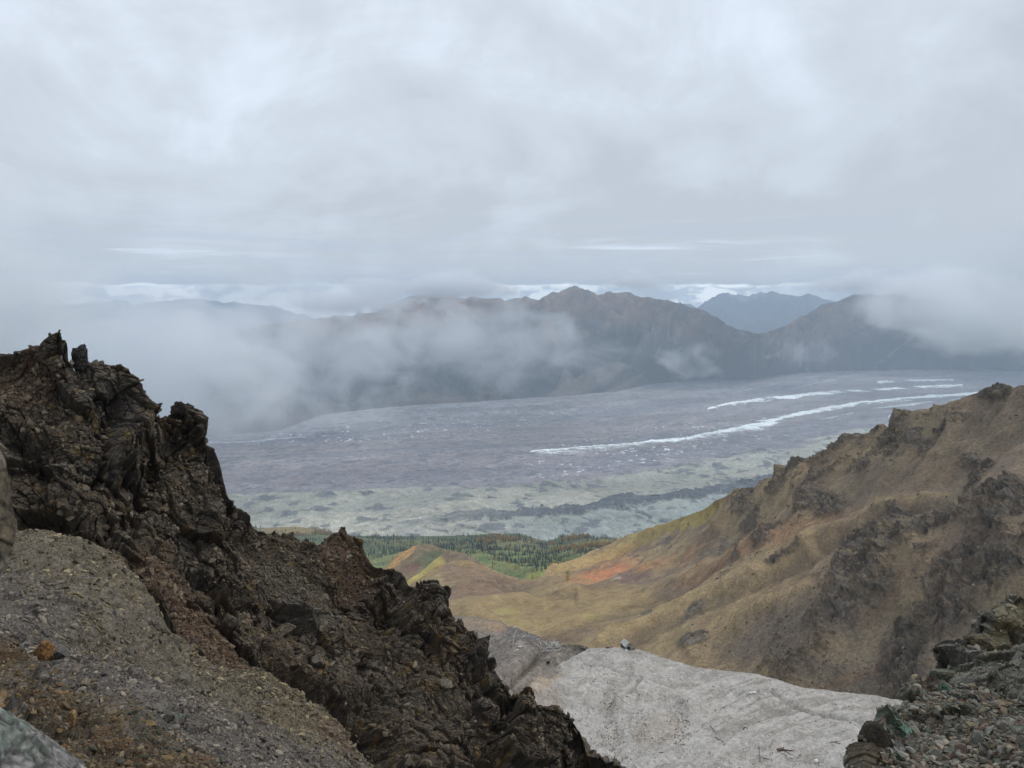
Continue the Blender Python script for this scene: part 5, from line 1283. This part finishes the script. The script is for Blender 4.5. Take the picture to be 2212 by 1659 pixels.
def make_cabin():
    base_p = TAIL.pick(1353, 1410)
    r = bpy.data.objects.new('cabin', None); COL.objects.link(r); r.location = base_p + Vector((0, 0, -0.15)); r.rotation_euler = (0, 0, R(20)); r.scale = (1.12,) * 3
    tag(r, 'small weathered wooden cabin alone on top of the pale tailings', 'cabin')
    W_, L_, H_ = 2.7, 3.2, 2.0; pk = 1.1      # width of gable, length, wall height, roof rise; gable faces the camera (-y)
    t = 0.12
    def prism(name, pts, y0, y1, mat):
        n_ = len(pts); v = [(x, y0, z) for x, z in pts] + [(x, y1, z) for x, z in pts]
        f = [list(range(n_))[::-1], list(range(n_, 2 * n_))] + [[k, (k + 1) % n_, n_ + (k + 1) % n_, n_ + k] for k in range(n_)]
        me = bpy.data.meshes.new(name); me.from_pydata(v, [], f); me.materials.append(mat); return me
    y0 = -L_ / 2
    # gable wall: two panels beside the doorway, a lintel board and the triangle above
    me = box_mesh([((-W_ / 2 + 0.42, y0 + t / 2, H_ / 2), (0.84, t, H_), None), ((W_ / 2 - 0.30, y0 + t / 2, H_ / 2), (0.60, t, H_), None), ((0.12, y0 + t / 2, H_ - 0.12), (1.16, t, 0.24), None)], wood, 'gable_wall')
    link('gable_wall', me, r)
    link('gable_end', prism('gable_end', [(-W_ / 2, H_ + .002), (W_ / 2, H_ + .002), (0, H_ + pk)], y0 + 0.003, y0 + t, wood), r)
    link('gable_end', prism('gable_end', [(-W_ / 2, H_ + .002), (W_ / 2, H_ + .002), (0, H_ + pk)], -y0 - t, -y0, wood), r)
    link('back_wall', box_mesh([((0, -y0 - t / 2, H_ / 2), (W_, t, H_), None)], wood, 'back_wall'), r)
    # side wall with dark planks and a gap
    link('side_wall', box_mesh([((-W_ / 2 + t / 2, -0.85, H_ / 2), (t, 1.35, H_), None), ((-W_ / 2 + t / 2, 1.1, H_ / 2), (t, 0.9, H_), None), ((-W_ / 2 + t / 2, 0.24, H_ - .25), (t, 0.82, 0.5), None)], wood_dk, 'side_wall'), r)
    link('side_wall', box_mesh([((W_ / 2 - t / 2, 0, H_ / 2), (t, L_ - 2 * t - .01, H_), None)], wood, 'side_wall'), r)
    link('floor', box_mesh([((0, 0, 0.05), (W_ - .3, L_ - .3, 0.1), None)], wood_dk, 'floor'), r)
    link('door_post', box_mesh([((0.12, y0 - 0.03, 0.75), (0.1, 0.06, 1.5), None)], wood_dk, 'door_post'), r)
    sl = math.atan2(pk, W_ / 2); ln = math.hypot(pk, W_ / 2) + 0.28
    rf = bpy.data.objects.new('roof', None)
    planks = []
    rr = random.Random(4)
    for s in (-1, 1):
        for k in range(11):
            yy = -L_ / 2 - 0.3 + (L_ + 0.6) * (k + .5) / 11
            l2 = ln * (1 - rr.random() * 0.12)
            rm = Matrix.Rotation(s * sl, 3, 'Y')
            cx_ = rm @ Vector((s * l2 / 2, 0, 0.05))
            planks.append((s, ((cx_.x, yy, H_ + pk + 0.02 + cx_.z), (l2, (L_ + .6) / 11 - 0.015, 0.06), rm)))
    for s in (-1, 1):
        link('roof_panel', box_mesh([b for a_, b in planks if a_ == s], wood_lt if s < 0 else wood_dk, 'roof_panel'), r)  # left slope pale as lit, right slope dark: roof light put into the wood
    link('ridge_board', box_mesh([((0, 0, H_ + pk + 0.14), (0.3, L_ + .7, 0.05), None)], wood_lt, 'ridge_board'), r)
    return r


make_cabin()


def place(name, me, pos, rot, label, cat, group=None):
    o = link(name, me); o.location = pos; o.rotation_euler = rot
    return tag(o, label, cat, group)


def debris(name, parts, u, v, label, cat, mat, lay=None, up=0.1, rz=0.0):
    lay = lay or TAIL
    return place(name, box_mesh(parts, mat, name), lay.pick(u, v) + Vector((0, 0, up)), (0, 0, rz), label, cat)


debris('scrap_sheet', [((0, 0, 0.1), (1.3, 0.7, 0.1), Matrix.Rotation(0.3, 3, 'Y')), ((0.5, 0.2, 0.25), (0.9, 0.3, 0.1), Matrix.Rotation(-0.4, 3, 'Y'))], 1367, 1411, 'rusty scrap lying right of the cabin door', 'scrap', rust)
debris('scrap_sheet', [((0, 0, 0.1), (1.1, 0.6, 0.08), Matrix.Rotation(0.1, 3, 'Y'))], 1354, 1414, 'white sheet lying in front of the cabin door', 'scrap', white_m)
debris('scrap_heap', [((-.6, 0, 0.15), (1.2, 0.5, 0.2), Matrix.Rotation(0.5, 3, 'Z')), ((.4, 0.1, 0.15), (1.3, 0.3, 0.25), Matrix.Rotation(-0.3, 3, 'Z')), ((0, -.4, 0.1), (0.6, 0.9, 0.15), Matrix.Rotation(0.9, 3, 'Z')), ((1.5, .5, 0.2), (0.9, 0.2, 0.3), Matrix.Rotation(0.3, 3, 'Y'))], 1314, 1412, 'heap of reddish scrap on the tailings left of the cabin', 'scrap', rust)

# =================================================================== BROKEN TIMBER
rr = random.Random(9)
tim_meshes = []
for k, (l_, w_, h_) in enumerate(((3.2, .22, .2), (2.2, .25, .1), (4.4, .2, .2), (1.5, .3, .08), (2.8, .16, .16))):
    tim_meshes.append((box_mesh([((0, 0, 0), (l_, w_, h_), None), ((l_ * .53, 0, 0), (l_ * .06, w_ * .5, h_ * .5), None)], wood_lt, 'timber'), l_))


def timber(u, v, dz, yaw, tilt, which, label, group, lay=WASTE, dx=0.0, dy=0.0):
    me, l_ = tim_meshes[which]
    o = link('timber', me); p_ = lay.pick(u, v)
    o.location = p_ + Vector((dx, dy, dz + abs(math.sin(tilt)) * l_ * 0.3)); o.rotation_euler = (0, -tilt, yaw)
    return tag(o, label, 'timber', group)


GH = 'bleached timbers of the collapsed structure'
for k in range(64):
    a = rr.gauss(0, 1); b = rr.gauss(0, 1)
    timber(1196 + a * 9, 1397 + b * 5, rr.uniform(0.1, 1.5) * max(0.2, 1 - abs(a) * .5), rr.uniform(0, math.pi), rr.gauss(0, 0.32), rr.randrange(5), 'bleached broken timber in the heap on the gravel mound', GH, dx=rr.uniform(-.4, .4), dy=rr.uniform(-1, 1))
GS = 'loose timbers strewn left of the heap'
for (u, v, yaw, tilt, w_) in ((1112, 1373, 1.2, 0.5, 2), (1110, 1381, 1.5, .2, 1), (1141, 1374, 1.5, 1.1, 0), (1135, 1379, .3, .2, 3), (1128, 1384, .8, .3, 1), (1109, 1395, 1.3, .9, 1), (1155, 1390, .4, .2, 0), (1160, 1402, 2.4, .3, 1), (1167, 1413, 1.4, .9, 3), (1171, 1409, .5, .5, 0), (1150, 1383, 1, .1, 3), (1100, 1366, .8, .4, 1),
                         (1178, 1404, .9, .3, 2), (1214, 1389, .1, .4, 0), (1150, 1398, 2.2, .1, 1), (1135, 1402, .2, .1, 3), (1166, 1395, 1.9, .6, 1)):
    timber(u, v, 0.15, yaw, tilt, w_, 'single bleached timber strewn on the gravel left of the heap', GS)
for k in range(5):
    timber(1114 + (k - 2) * 2.2, 1355.5 + abs(k - 2) * .6, 0.3 + 0.15 * k, k * 1.1, 0.25 * (k % 3), 3, 'white board on the top of the gravel mound', 'white boards on the mound top')
place('scrap_sheet', box_mesh([((0, 0, 0), (1.4, 0.8, 0.12), Matrix.Rotation(.15, 3, 'Y'))], white_m, 'scrap_sheet'), WASTE.pick(1121, 1403) + Vector((0, 0, .2)), (0, 0, .3), 'white sheet on the gravel mound left of the timber heap', 'scrap')
place('scrap_sheet', box_mesh([((0, 0, 0), (1.1, 0.5, 0.1), Matrix.Rotation(.1, 3, 'Y'))], white_m, 'scrap_sheet'), WASTE.pick(1116, 1411) + Vector((0, 0, .2)), (0, 0, .8), 'smaller white sheet just below the white sheet on the gravel mound', 'scrap')

# poles and boards on the pale fan: (u0, v0, u1, v1, dark?)
def pole(u0, v0, u1, v1, mat, label, name='pole', th=0.14):
    a, b = TAIL.pick(u0, v0), TAIL.pick(u1, v1); a.z += .12; b.z += .12
    d = b - a
    me = box_mesh([((0, 0, 0), (max(d.length, .3), th, th), None), ((d.length * .3, th * .4, 0), (d.length * .3, th * .6, th * .7), None)], mat, name)
    o = link(name, me); o.location = (a + b) / 2; o.rotation_euler = d.to_track_quat('X', 'Z').to_euler()
    return tag(o, label, 'pole' if name == 'pole' else 'board', 'poles and boards dropped on the tailings')


for (a0, b0, a1, b1, m_, lab) in (
        (1687, 1624, 1712, 1639, wood_dk, 'long dark pole right of the rusty scrap on the tailings'), (1640, 1613, 1641, 1641, wood_dk, 'dark pole pointing down the fan, crossing the others'), (1645, 1632, 1667, 1639, wood_dk, 'dark pole right of the one pointing down the fan'),
        (1630, 1615, 1648, 1618, wood_dk, 'short dark pole at the head of the crossing poles'), (1544, 1592, 1563, 1605, wood_dk, 'lone dark pole in the middle of the fan'), (1524, 1569, 1533, 1573, white_m, 'white board near the middle of the fan'), (1533, 1572, 1544, 1582, wood_dk, 'dark board beside the white board in mid fan'),
        (1468, 1612, 1480, 1607, wood_dk, 'dark board at the left part of the fan near its foot'), (1793, 1604, 1817, 1601, wood_dk, 'dark pole near the right edge of the fan'), (1804, 1607, 1816, 1612, wood_dk, 'short dark pole just below the one near the right edge'), (1663, 1614, 1670, 1604, wood_dk, 'short upright looking pole above the crossing poles'),
        (1480, 1556, 1491, 1562, wood_dk, 'dark board right of the dark rubble streak'), (1467, 1553, 1471, 1559, white_m, 'small white board beside the rubble streak'), (1645, 1523, 1650, 1527, white_m, 'small white board on the upper middle of the fan'), (1493, 1520, 1498, 1525, white_m, 'small white board at the left of the curved rills'),
        (1700, 1622, 1722, 1634, wood_dk, 'thin dark pole lying nearly parallel to the long one'), (1424, 1634, 1433, 1633, wood_dk, 'dark board near the bottom left of the fan')):
    pole(a0, b0, a1, b1, m_, lab, 'board' if 'board' in lab else 'pole')
debris('scrap_heap', [((-1, 0, 0.2), (1.6, 0.7, 0.35), Matrix.Rotation(.2, 3, 'Z')), ((.6, -.2, 0.15), (1.8, 0.35, 0.3), Matrix.Rotation(-.35, 3, 'Z')), ((1.8, -.5, 0.15), (1.0, 0.5, 0.25), Matrix.Rotation(.3, 3, 'Z')), ((0, .7, .1), (1.6, .2, .2), Matrix.Rotation(.9, 3, 'Z'))], 1693, 1618, 'rusty brown scrap heap low on the tailings', 'scrap', rust)
debris('scrap_sheet', [((0, 0, .1), (2.2, .4, .12), None), ((.8, .4, .15), (1.2, .2, .1), Matrix.Rotation(.5, 3, 'Z'))], 1626, 1506, 'white and red strip of scrap below the tailings rim', 'scrap', white_m)
debris('block', [((0, 0, .2), (0.7, 0.9, .5), Matrix.Rotation(.3, 3, 'Z')), ((0.1, 0.1, .5), (0.4, 0.6, .15), Matrix.Rotation(.3, 3, 'Z'))], 1764, 1646, 'lone white block near the foot of the tailings', 'block', white_m)
# iron hoop
def hoop():
    n_, m_ = 28, 8; R0, r0 = 0.62, 0.13
    v = [((R0 + r0 * math.cos(b * 2 * math.pi / m_)) * math.cos(a * 2 * math.pi / n_), (R0 + r0 * math.cos(b * 2 * math.pi / m_)) * math.sin(a * 2 * math.pi / n_), r0 * math.sin(b * 2 * math.pi / m_)) for a in range(n_) for b in range(m_)]
    f = [[a * m_ + b, ((a + 1) % n_) * m_ + b, ((a + 1) % n_) * m_ + (b + 1) % m_, a * m_ + (b + 1) % m_] for a in range(n_) for b in range(m_)]
    me = bpy.data.meshes.new('tyre'); me.from_pydata(v, [], f); me.materials.append(wood_dk)
    place('tyre', me, TAIL.pick(1611, 1577) + Vector((0, 0, .15)), (0.2, 0, 0), 'dark ring like an old tyre lying flat on the tailings', 'tyre')


hoop()
print('props', time.time() - T00)

# =================================================================== TREES
def spruce_mesh(name, h, seed, leaf, bark, fat=0.17):
    rg = random.Random(seed); V_, F_, M_ = [], [], []
    # trunk
    for k in range(6):
        a = k * math.pi / 3; V_.append((0.14 * math.cos(a), 0.14 * math.sin(a), 0))
    V_.append((0, 0, h * .98))
    for k in range(6): F_.append((k, (k + 1) % 6, 6)); M_.append(1)
    tiers = 9
    for t in range(tiers):
        z0 = h * (0.08 + 0.86 * t / tiers); rad = h * fat * (1 - t / tiers) ** 0.85 * rg.uniform(.75, 1.15)
        nb = 7
        for b in range(nb):
            a = b * 2 * math.pi / nb + rg.random() * .8; rl = rad * rg.uniform(.6, 1.15); wd = .28 + rl * .18
            k0 = len(V_)
            ca, sa = math.cos(a), math.sin(a)
            V_.extend([(0, 0, z0 + h * .09), (ca * rl - sa * wd * .6, sa * rl + ca * wd * .6, z0 - rl * .25), (ca * rl + sa * wd * .6, sa * rl - ca * wd * .6, z0 - rl * .32), (ca * rl * 1.1, sa * rl * 1.1, z0 - rl * .1)])
            F_.append((k0, k0 + 1, k0 + 3)); F_.append((k0, k0 + 3, k0 + 2)); M_ += [0, 0]
    ff = np.array(F_).reshape(-1)
    return np.array(V_, float), np.array(F_), np.array(M_)


def aspen_mesh(h, seed):
    rg = random.Random(seed); V_, F_, M_ = [], [], []
    for k in range(6):
        a = k * math.pi / 3; V_.append((0.12 * math.cos(a), 0.12 * math.sin(a), 0))
    V_.append((0, 0, h * .9))
    for k in range(6): F_.append((k, (k + 1) % 6, 6)); M_.append(1)
    for _ in range(110):
        z = rg.uniform(.2, 1.0); rad = h * .20 * math.sin(min(1, (1.08 - z) * 1.6) * math.pi / 2) * math.sqrt(rg.random()); a = rg.random() * 6.283
        c = Vector((math.cos(a) * rad, math.sin(a) * rad, z * h)); s = rg.uniform(.35, .7) * h / 8
        k0 = len(V_)
        for _k in range(3): V_.append(tuple(c + Vector((rg.gauss(0, 1), rg.gauss(0, 1), rg.gauss(0, 1))) * s))
        F_.append((k0, k0 + 1, k0 + 2)); M_.append(0)
    return np.array(V_, float), np.array(F_), np.array(M_)


spruce_l = [flat_mat('spruce_needles', srgb(40, 52, 40) * 0.9, vary=.3, scale=.6), flat_mat('dark_spruce_needles', srgb(32, 44, 38) * 0.9, vary=.3, scale=.6)]
gold_l = [flat_mat('golden_leaves', srgb(170, 138, 70) * 1.1, vary=.25, scale=.6), flat_mat('yellow_leaves', srgb(176, 160, 78) * 1.1, vary=.25, scale=.6)]
bark_m = flat_mat('bark', srgb(84, 74, 64), vary=.2)
TS = [spruce_mesh('s', 10, k, None, None, 0.15 + 0.02 * (k % 3)) for k in range(4)]
TA = [aspen_mesh(8, k + 30) for k in range(3)]
TSM = [raw_mesh('spruce_tree', v, f.reshape(-1), np.full(len(f), 3), [spruce_l[k % 2], bark_m], False, None, m) for k, (v, f, m) in enumerate(TS)]
TAM = [raw_mesh('golden_tree', v, f.reshape(-1), np.full(len(f), 3), [gold_l[k % 2], bark_m], False, None, m) for k, (v, f, m) in enumerate(TA)]


def tree_spots(rng, n, gold):
    U, V = VAL.U, VAL.V
    nn_ = fbm(VAL.P / 130, 4, .55, 71)
    if not gold:
        w = sstep(V, 1218, 1180) * 1.3 + 0.10 + blob(U, V, 1110, 1185, 110, 34, -20) * 1.2 + blob(U, V, 1290, 1180, 90, 22, 0) * .8
        w = w * sstep(nn_, .36, .52) + 0.03
        w *= (1 - 0.7 * blob(U, V, 640, 1150, 90, 14, 0))
    else:
        w = blob(U, V, 640, 1146, 100, 12, 0) * 1.5 + blob(U, V, 1100, 1166, 70, 10, 0) + blob(U, V, 1270, 1172, 80, 16, 8) * 1.2 + blob(U, V, 1190, 1236, 50, 12, 15) * 1.1 + .02
        w = w * sstep(nn_, .5, .6)
    w = w * (V < 1275)
    p_, i_, j_ = sample(VAL, n, rng, w)
    return p_, U[i_, j_], V[i_, j_]


def visible_tree(p_, u_, v_):
    """clear of the hills and of the ridge in front"""
    lim = np.interp(u_, [500, 560, 600, 640, 700, 735, 780, 810, 835, 871, 907, 935, 969, 1026, 1080, 1131, 1160, 1185, 1230, 1303, 1357, 1400],
                    [1090, 1135, 1150, 1155, 1150, 1135, 1160, 1200, 1205, 1185, 1168, 1180, 1184, 1204, 1232, 1250, 1250, 1226, 1208, 1180, 1152, 1140])
    return v_ < lim + 3


def plant(rng, n, gold, tmpl, meshes, nm, lab, grp, cat, one_label, hbase):
    p_, u_, v_ = tree_spots(rng, n, gold)
    vis = visible_tree(p_, u_, v_)
    hs = np.clip(rng.lognormal(-0.06, 0.34, n), .4, 1.9) * hbase
    size = np.where(vis, hs / np.linalg.norm(p_, axis=1), 0)
    order = np.argsort(-size)
    solo, rest = order[:300 if not gold else 160], order[300 if not gold else 160:]
    for k in solo:
        o = link(nm, meshes[int(rng.integers(len(meshes)))]); o.location = p_[k]; o.location.z -= .3
        o.scale = (hs[k],) * 3; o.rotation_euler = (0, 0, float(rng.random() * 6.28))
        tag(o, lab, cat, grp)
    VV, FF, MM = [], [], []; off = 0
    wh = rng.integers(0, len(tmpl), n); ang_ = rng.random(n) * 6.28
    for k in rest:
        v, f, m = tmpl[wh[k]]; c_, s_ = math.cos(ang_[k]), math.sin(ang_[k])
        q_ = v * hs[k]; q_ = np.stack([q_[:, 0] * c_ - q_[:, 1] * s_, q_[:, 0] * s_ + q_[:, 1] * c_, q_[:, 2] - .3], -1) + p_[k]
        VV.append(q_); FF.append(f + off); MM.append(m); off += len(v)
    F_ = np.concatenate(FF); mats_ = [spruce_l[0], bark_m] if not gold else [gold_l[0], bark_m]
    me = raw_mesh(cat + '_forest', np.concatenate(VV), F_.reshape(-1), np.full(len(F_), 3), mats_, False, None, np.concatenate(MM))
    tag(link(('spruce' if not gold else 'golden') + '_forest', me), one_label, 'forest', None, 'stuff')


plant(np.random.default_rng(31), 5200, False, TS, TSM, 'spruce_tree', 'small dark spruce in the wooded valley beside the glacier', 'spruces in the wooded valley', 'tree', 'dense dark spruce wood filling the valley by the glacier', 1.2)
plant(np.random.default_rng(32), 2200, True, TA, TAM, 'golden_tree', 'small golden autumn tree among the spruces by the glacier', 'golden trees among the spruces', 'tree', 'thickets of golden autumn trees along the glacier edge', 1.25)
# the two larger golden trees at the mouth of the valley, with parts
for (u, v, s_, lab) in ((1226, 1258, 1.9, 'tallest golden tree at the mouth of the green valley'), (1150, 1249, 1.0, 'smaller golden tree left of the tallest one at the valley mouth')):
    e = bpy.data.objects.new('golden_tree', None); COL.objects.link(e); e.location = SIDE.pick(u, v); e.scale = (s_,) * 3
    tag(e, lab, 'tree')
    v3, f3, m3 = TA[0]
    link('crown', raw_mesh('crown', v3, f3[m3 == 0].reshape(-1), np.full(int((m3 == 0).sum()), 3), [gold_l[1]]), e)
    link('trunk', raw_mesh('trunk', v3[:7], f3[m3 == 1].reshape(-1), np.full(6, 3), [bark_m]), e)
# three shrubs on the top of the pyramid hill
for k, (u, v, lab) in enumerate(((964, 1188, 'leftmost dark shrub on the pyramid hill top'), (969, 1187, 'middle dark shrub on the pyramid hill top'), (975, 1188, 'rightmost dark shrub on the pyramid hill top'))):
    o = link('shrub', TAM[k].copy()); o.data.materials[0] = spruce_l[0]; o.location = SIDE.pick(u, v); o.scale = (.55,) * 3; tag(o, lab, 'shrub')
print('trees', time.time() - T00)

# =================================================================== AIR: haze and drifting mist
def volume_mat(name, dens, col=(1, 1, 1), aniso=0.0, seed=0.0, nscale=1 / 900.0, thr=0.5, gain=6.0, even=False, squash=1.6, rate=1.0):
    m = bpy.data.materials.new(name); m.use_nodes = True
    g = NT(m.node_tree)
    if even:
        d = dens
    else:
        tc = g.node('ShaderNodeTexCoord'); ge = g.node('ShaderNodeNewGeometry')
        ln = g.node('ShaderNodeVectorMath', operation='LENGTH'); g.l.new(tc.outputs['Object'], ln.inputs[0])
        fall = g.step(ln.outputs['Value'], 1.0, 0.0)
        pos = g.vmath('MULTIPLY', ge.outputs['Position'], (nscale, nscale, nscale * squash))
        pos = g.vmath('ADD', pos, (seed, seed * 1.7, seed * .6))
        n = g.noise(pos, 1.0, 6.0, 0.60, 0.5)
        n = g.math('MULTIPLY', g.math('SUBTRACT', n, 0.5), 4.0)
        v = g.math('ADD', n, g.math('MULTIPLY', fall, 1.3))
        v = g.math('MULTIPLY', g.math('SUBTRACT', v, thr), gain, clamp=True)
        v = g.math('MULTIPLY', v, g.step(ln.outputs['Value'], 1.0, 0.75))
        d = g.math('MULTIPLY', v, dens)
    pv = g.node('ShaderNodeVolumePrincipled', {'Density': d, 'Anisotropy': aniso})
    pv.inputs['Color'].default_value = tuple(col) + (1,)
    g.node('ShaderNodeOutputMaterial', {'Volume': pv.outputs[0]})
    m.cycles.volume_step_rate = rate
    return m


X0 = 27600
hz = bpy.data.meshes.new('haze')
zlo, zhi = FLOOR - 46, 330.0
hv = [(x, y, z) for z in (zlo, zhi) for x, y in ((-X0 - 2500, -X0 - 2500), (X0 + 2500, -X0 - 2500), (X0 + 2500, X0 + 2500), (-X0 - 2500, X0 + 2500))]
hz.from_pydata(hv, [], [(3, 2, 1, 0), (4, 5, 6, 7), (0, 1, 5, 4), (1, 2, 6, 5), (2, 3, 7, 6), (3, 0, 4, 7)])
hz.materials.append(volume_mat('haze_air', 5.6e-5, (0.72, 0.85, 1.0), 0.0, even=True))
tag(link('haze', hz), 'thin blue haze filling the air over the valley', 'haze', None, 'stuff')


def mist(u, v, r, dims, dens, seed, label, nscale=1 / 700.0, thr=0.5, gain=5.0, rate=1.0, squash=1.5, col=(0.985, 0.99, 1.0)):
    me = bpy.data.meshes.new('mist'); me.from_pydata([tuple(x) for x in ICO2[0]], [], [tuple(int(a) for a in x) for x in ICO2[1]])
    me.materials.append(volume_mat('mist_bank', dens, col, 0.1, seed, nscale, thr, gain, rate=rate, squash=squash))
    o = link('mist_cloud', me); o.location = tuple(world(u, v, r)); o.scale = dims
    o.rotation_euler = (0, 0, -math.atan2((u - CU) / F, 1.0))
    return tag(o, label, 'cloud', None, 'stuff')


mist(250, 800, 5600, (1550, 520, 760), 6.0e-3, 1.0, 'thick white mist bank drifting over the valley behind the left ridge', nscale=1 / 600., thr=0.08, gain=1.0, rate=.4)
mist(600, 780, 6300, (1550, 440, 840), 5.6e-3, 5.1, 'grey broken mist right of the thick bank', nscale=1 / 430., thr=0.22, gain=0.7, rate=.4)
mist(1040, 735, 7900, (2000, 420, 780), 4.4e-3, 7.7, 'thin veil of mist in front of the middle of the mountain range', nscale=1 / 520., thr=0.26, gain=0.55, rate=.4)
mist(1490, 778, 7200, (560, 200, 260), 5.5e-3, 11.0, 'small puff of mist low in front of the mountains', nscale=1 / 300., thr=0.45, gain=0.7, rate=.4)
mist(1730, 765, 7600, (480, 180, 260), 2.6e-3, 12.0, 'faint wisp of mist right of the small puff', nscale=1 / 260., thr=0.6, gain=0.7, rate=.4)
mist(2180, 672, 6500, (1150, 420, 420), 9.0e-3, 13.3, 'bright mist bank covering the right end of the mountain range', nscale=1 / 560., thr=0.18, gain=0.9, rate=.4)
mist(-60, 700, 3600, (760, 400, 400), 6.0e-3, 17.0, 'mist bank at the far left edge behind the peak', nscale=1 / 600., thr=0.25, gain=1.0, rate=.5)
mist(950, 618, 10000, (1500, 420, 270), 1.1e-2, 21.0, 'flat cloud base resting on the left peaks of the range', nscale=1 / 520., thr=0.20, gain=0.9, rate=.4, squash=2.5)
mist(1375, 606, 9700, (620, 350, 170), 8e-3, 23.0, 'low ragged cloud touching the peak beside the bright gap', nscale=1 / 420., thr=0.35, gain=0.9, rate=.4, squash=2.5)
mist(2000, 612, 10800, (1900, 450, 270), 1.1e-2, 27.0, 'flat cloud base resting on the right peaks of the range', nscale=1 / 560., thr=0.3, gain=0.9, rate=.4, squash=2.5)
mist(760, 655, 10200, (1600, 450, 280), 9e-3, 31.0, 'torn low cloud over the left shoulder of the range', nscale=1 / 520., thr=0.35, gain=0.9, rate=.4, squash=2.0)
mist(2290, 560, 5200, (620, 420, 760), 2.6e-3, 37.0, 'tall pale fog closing the view at the right edge', nscale=1 / 900., thr=0.10, gain=0.8, rate=.5, squash=0.8)
mist(-70, 560, 4200, (560, 420, 560), 2.2e-3, 41.0, 'tall pale fog closing the view at the left edge', nscale=1 / 900., thr=0.10, gain=0.8, rate=.5, squash=0.8)

print('script', time.time() - T00)
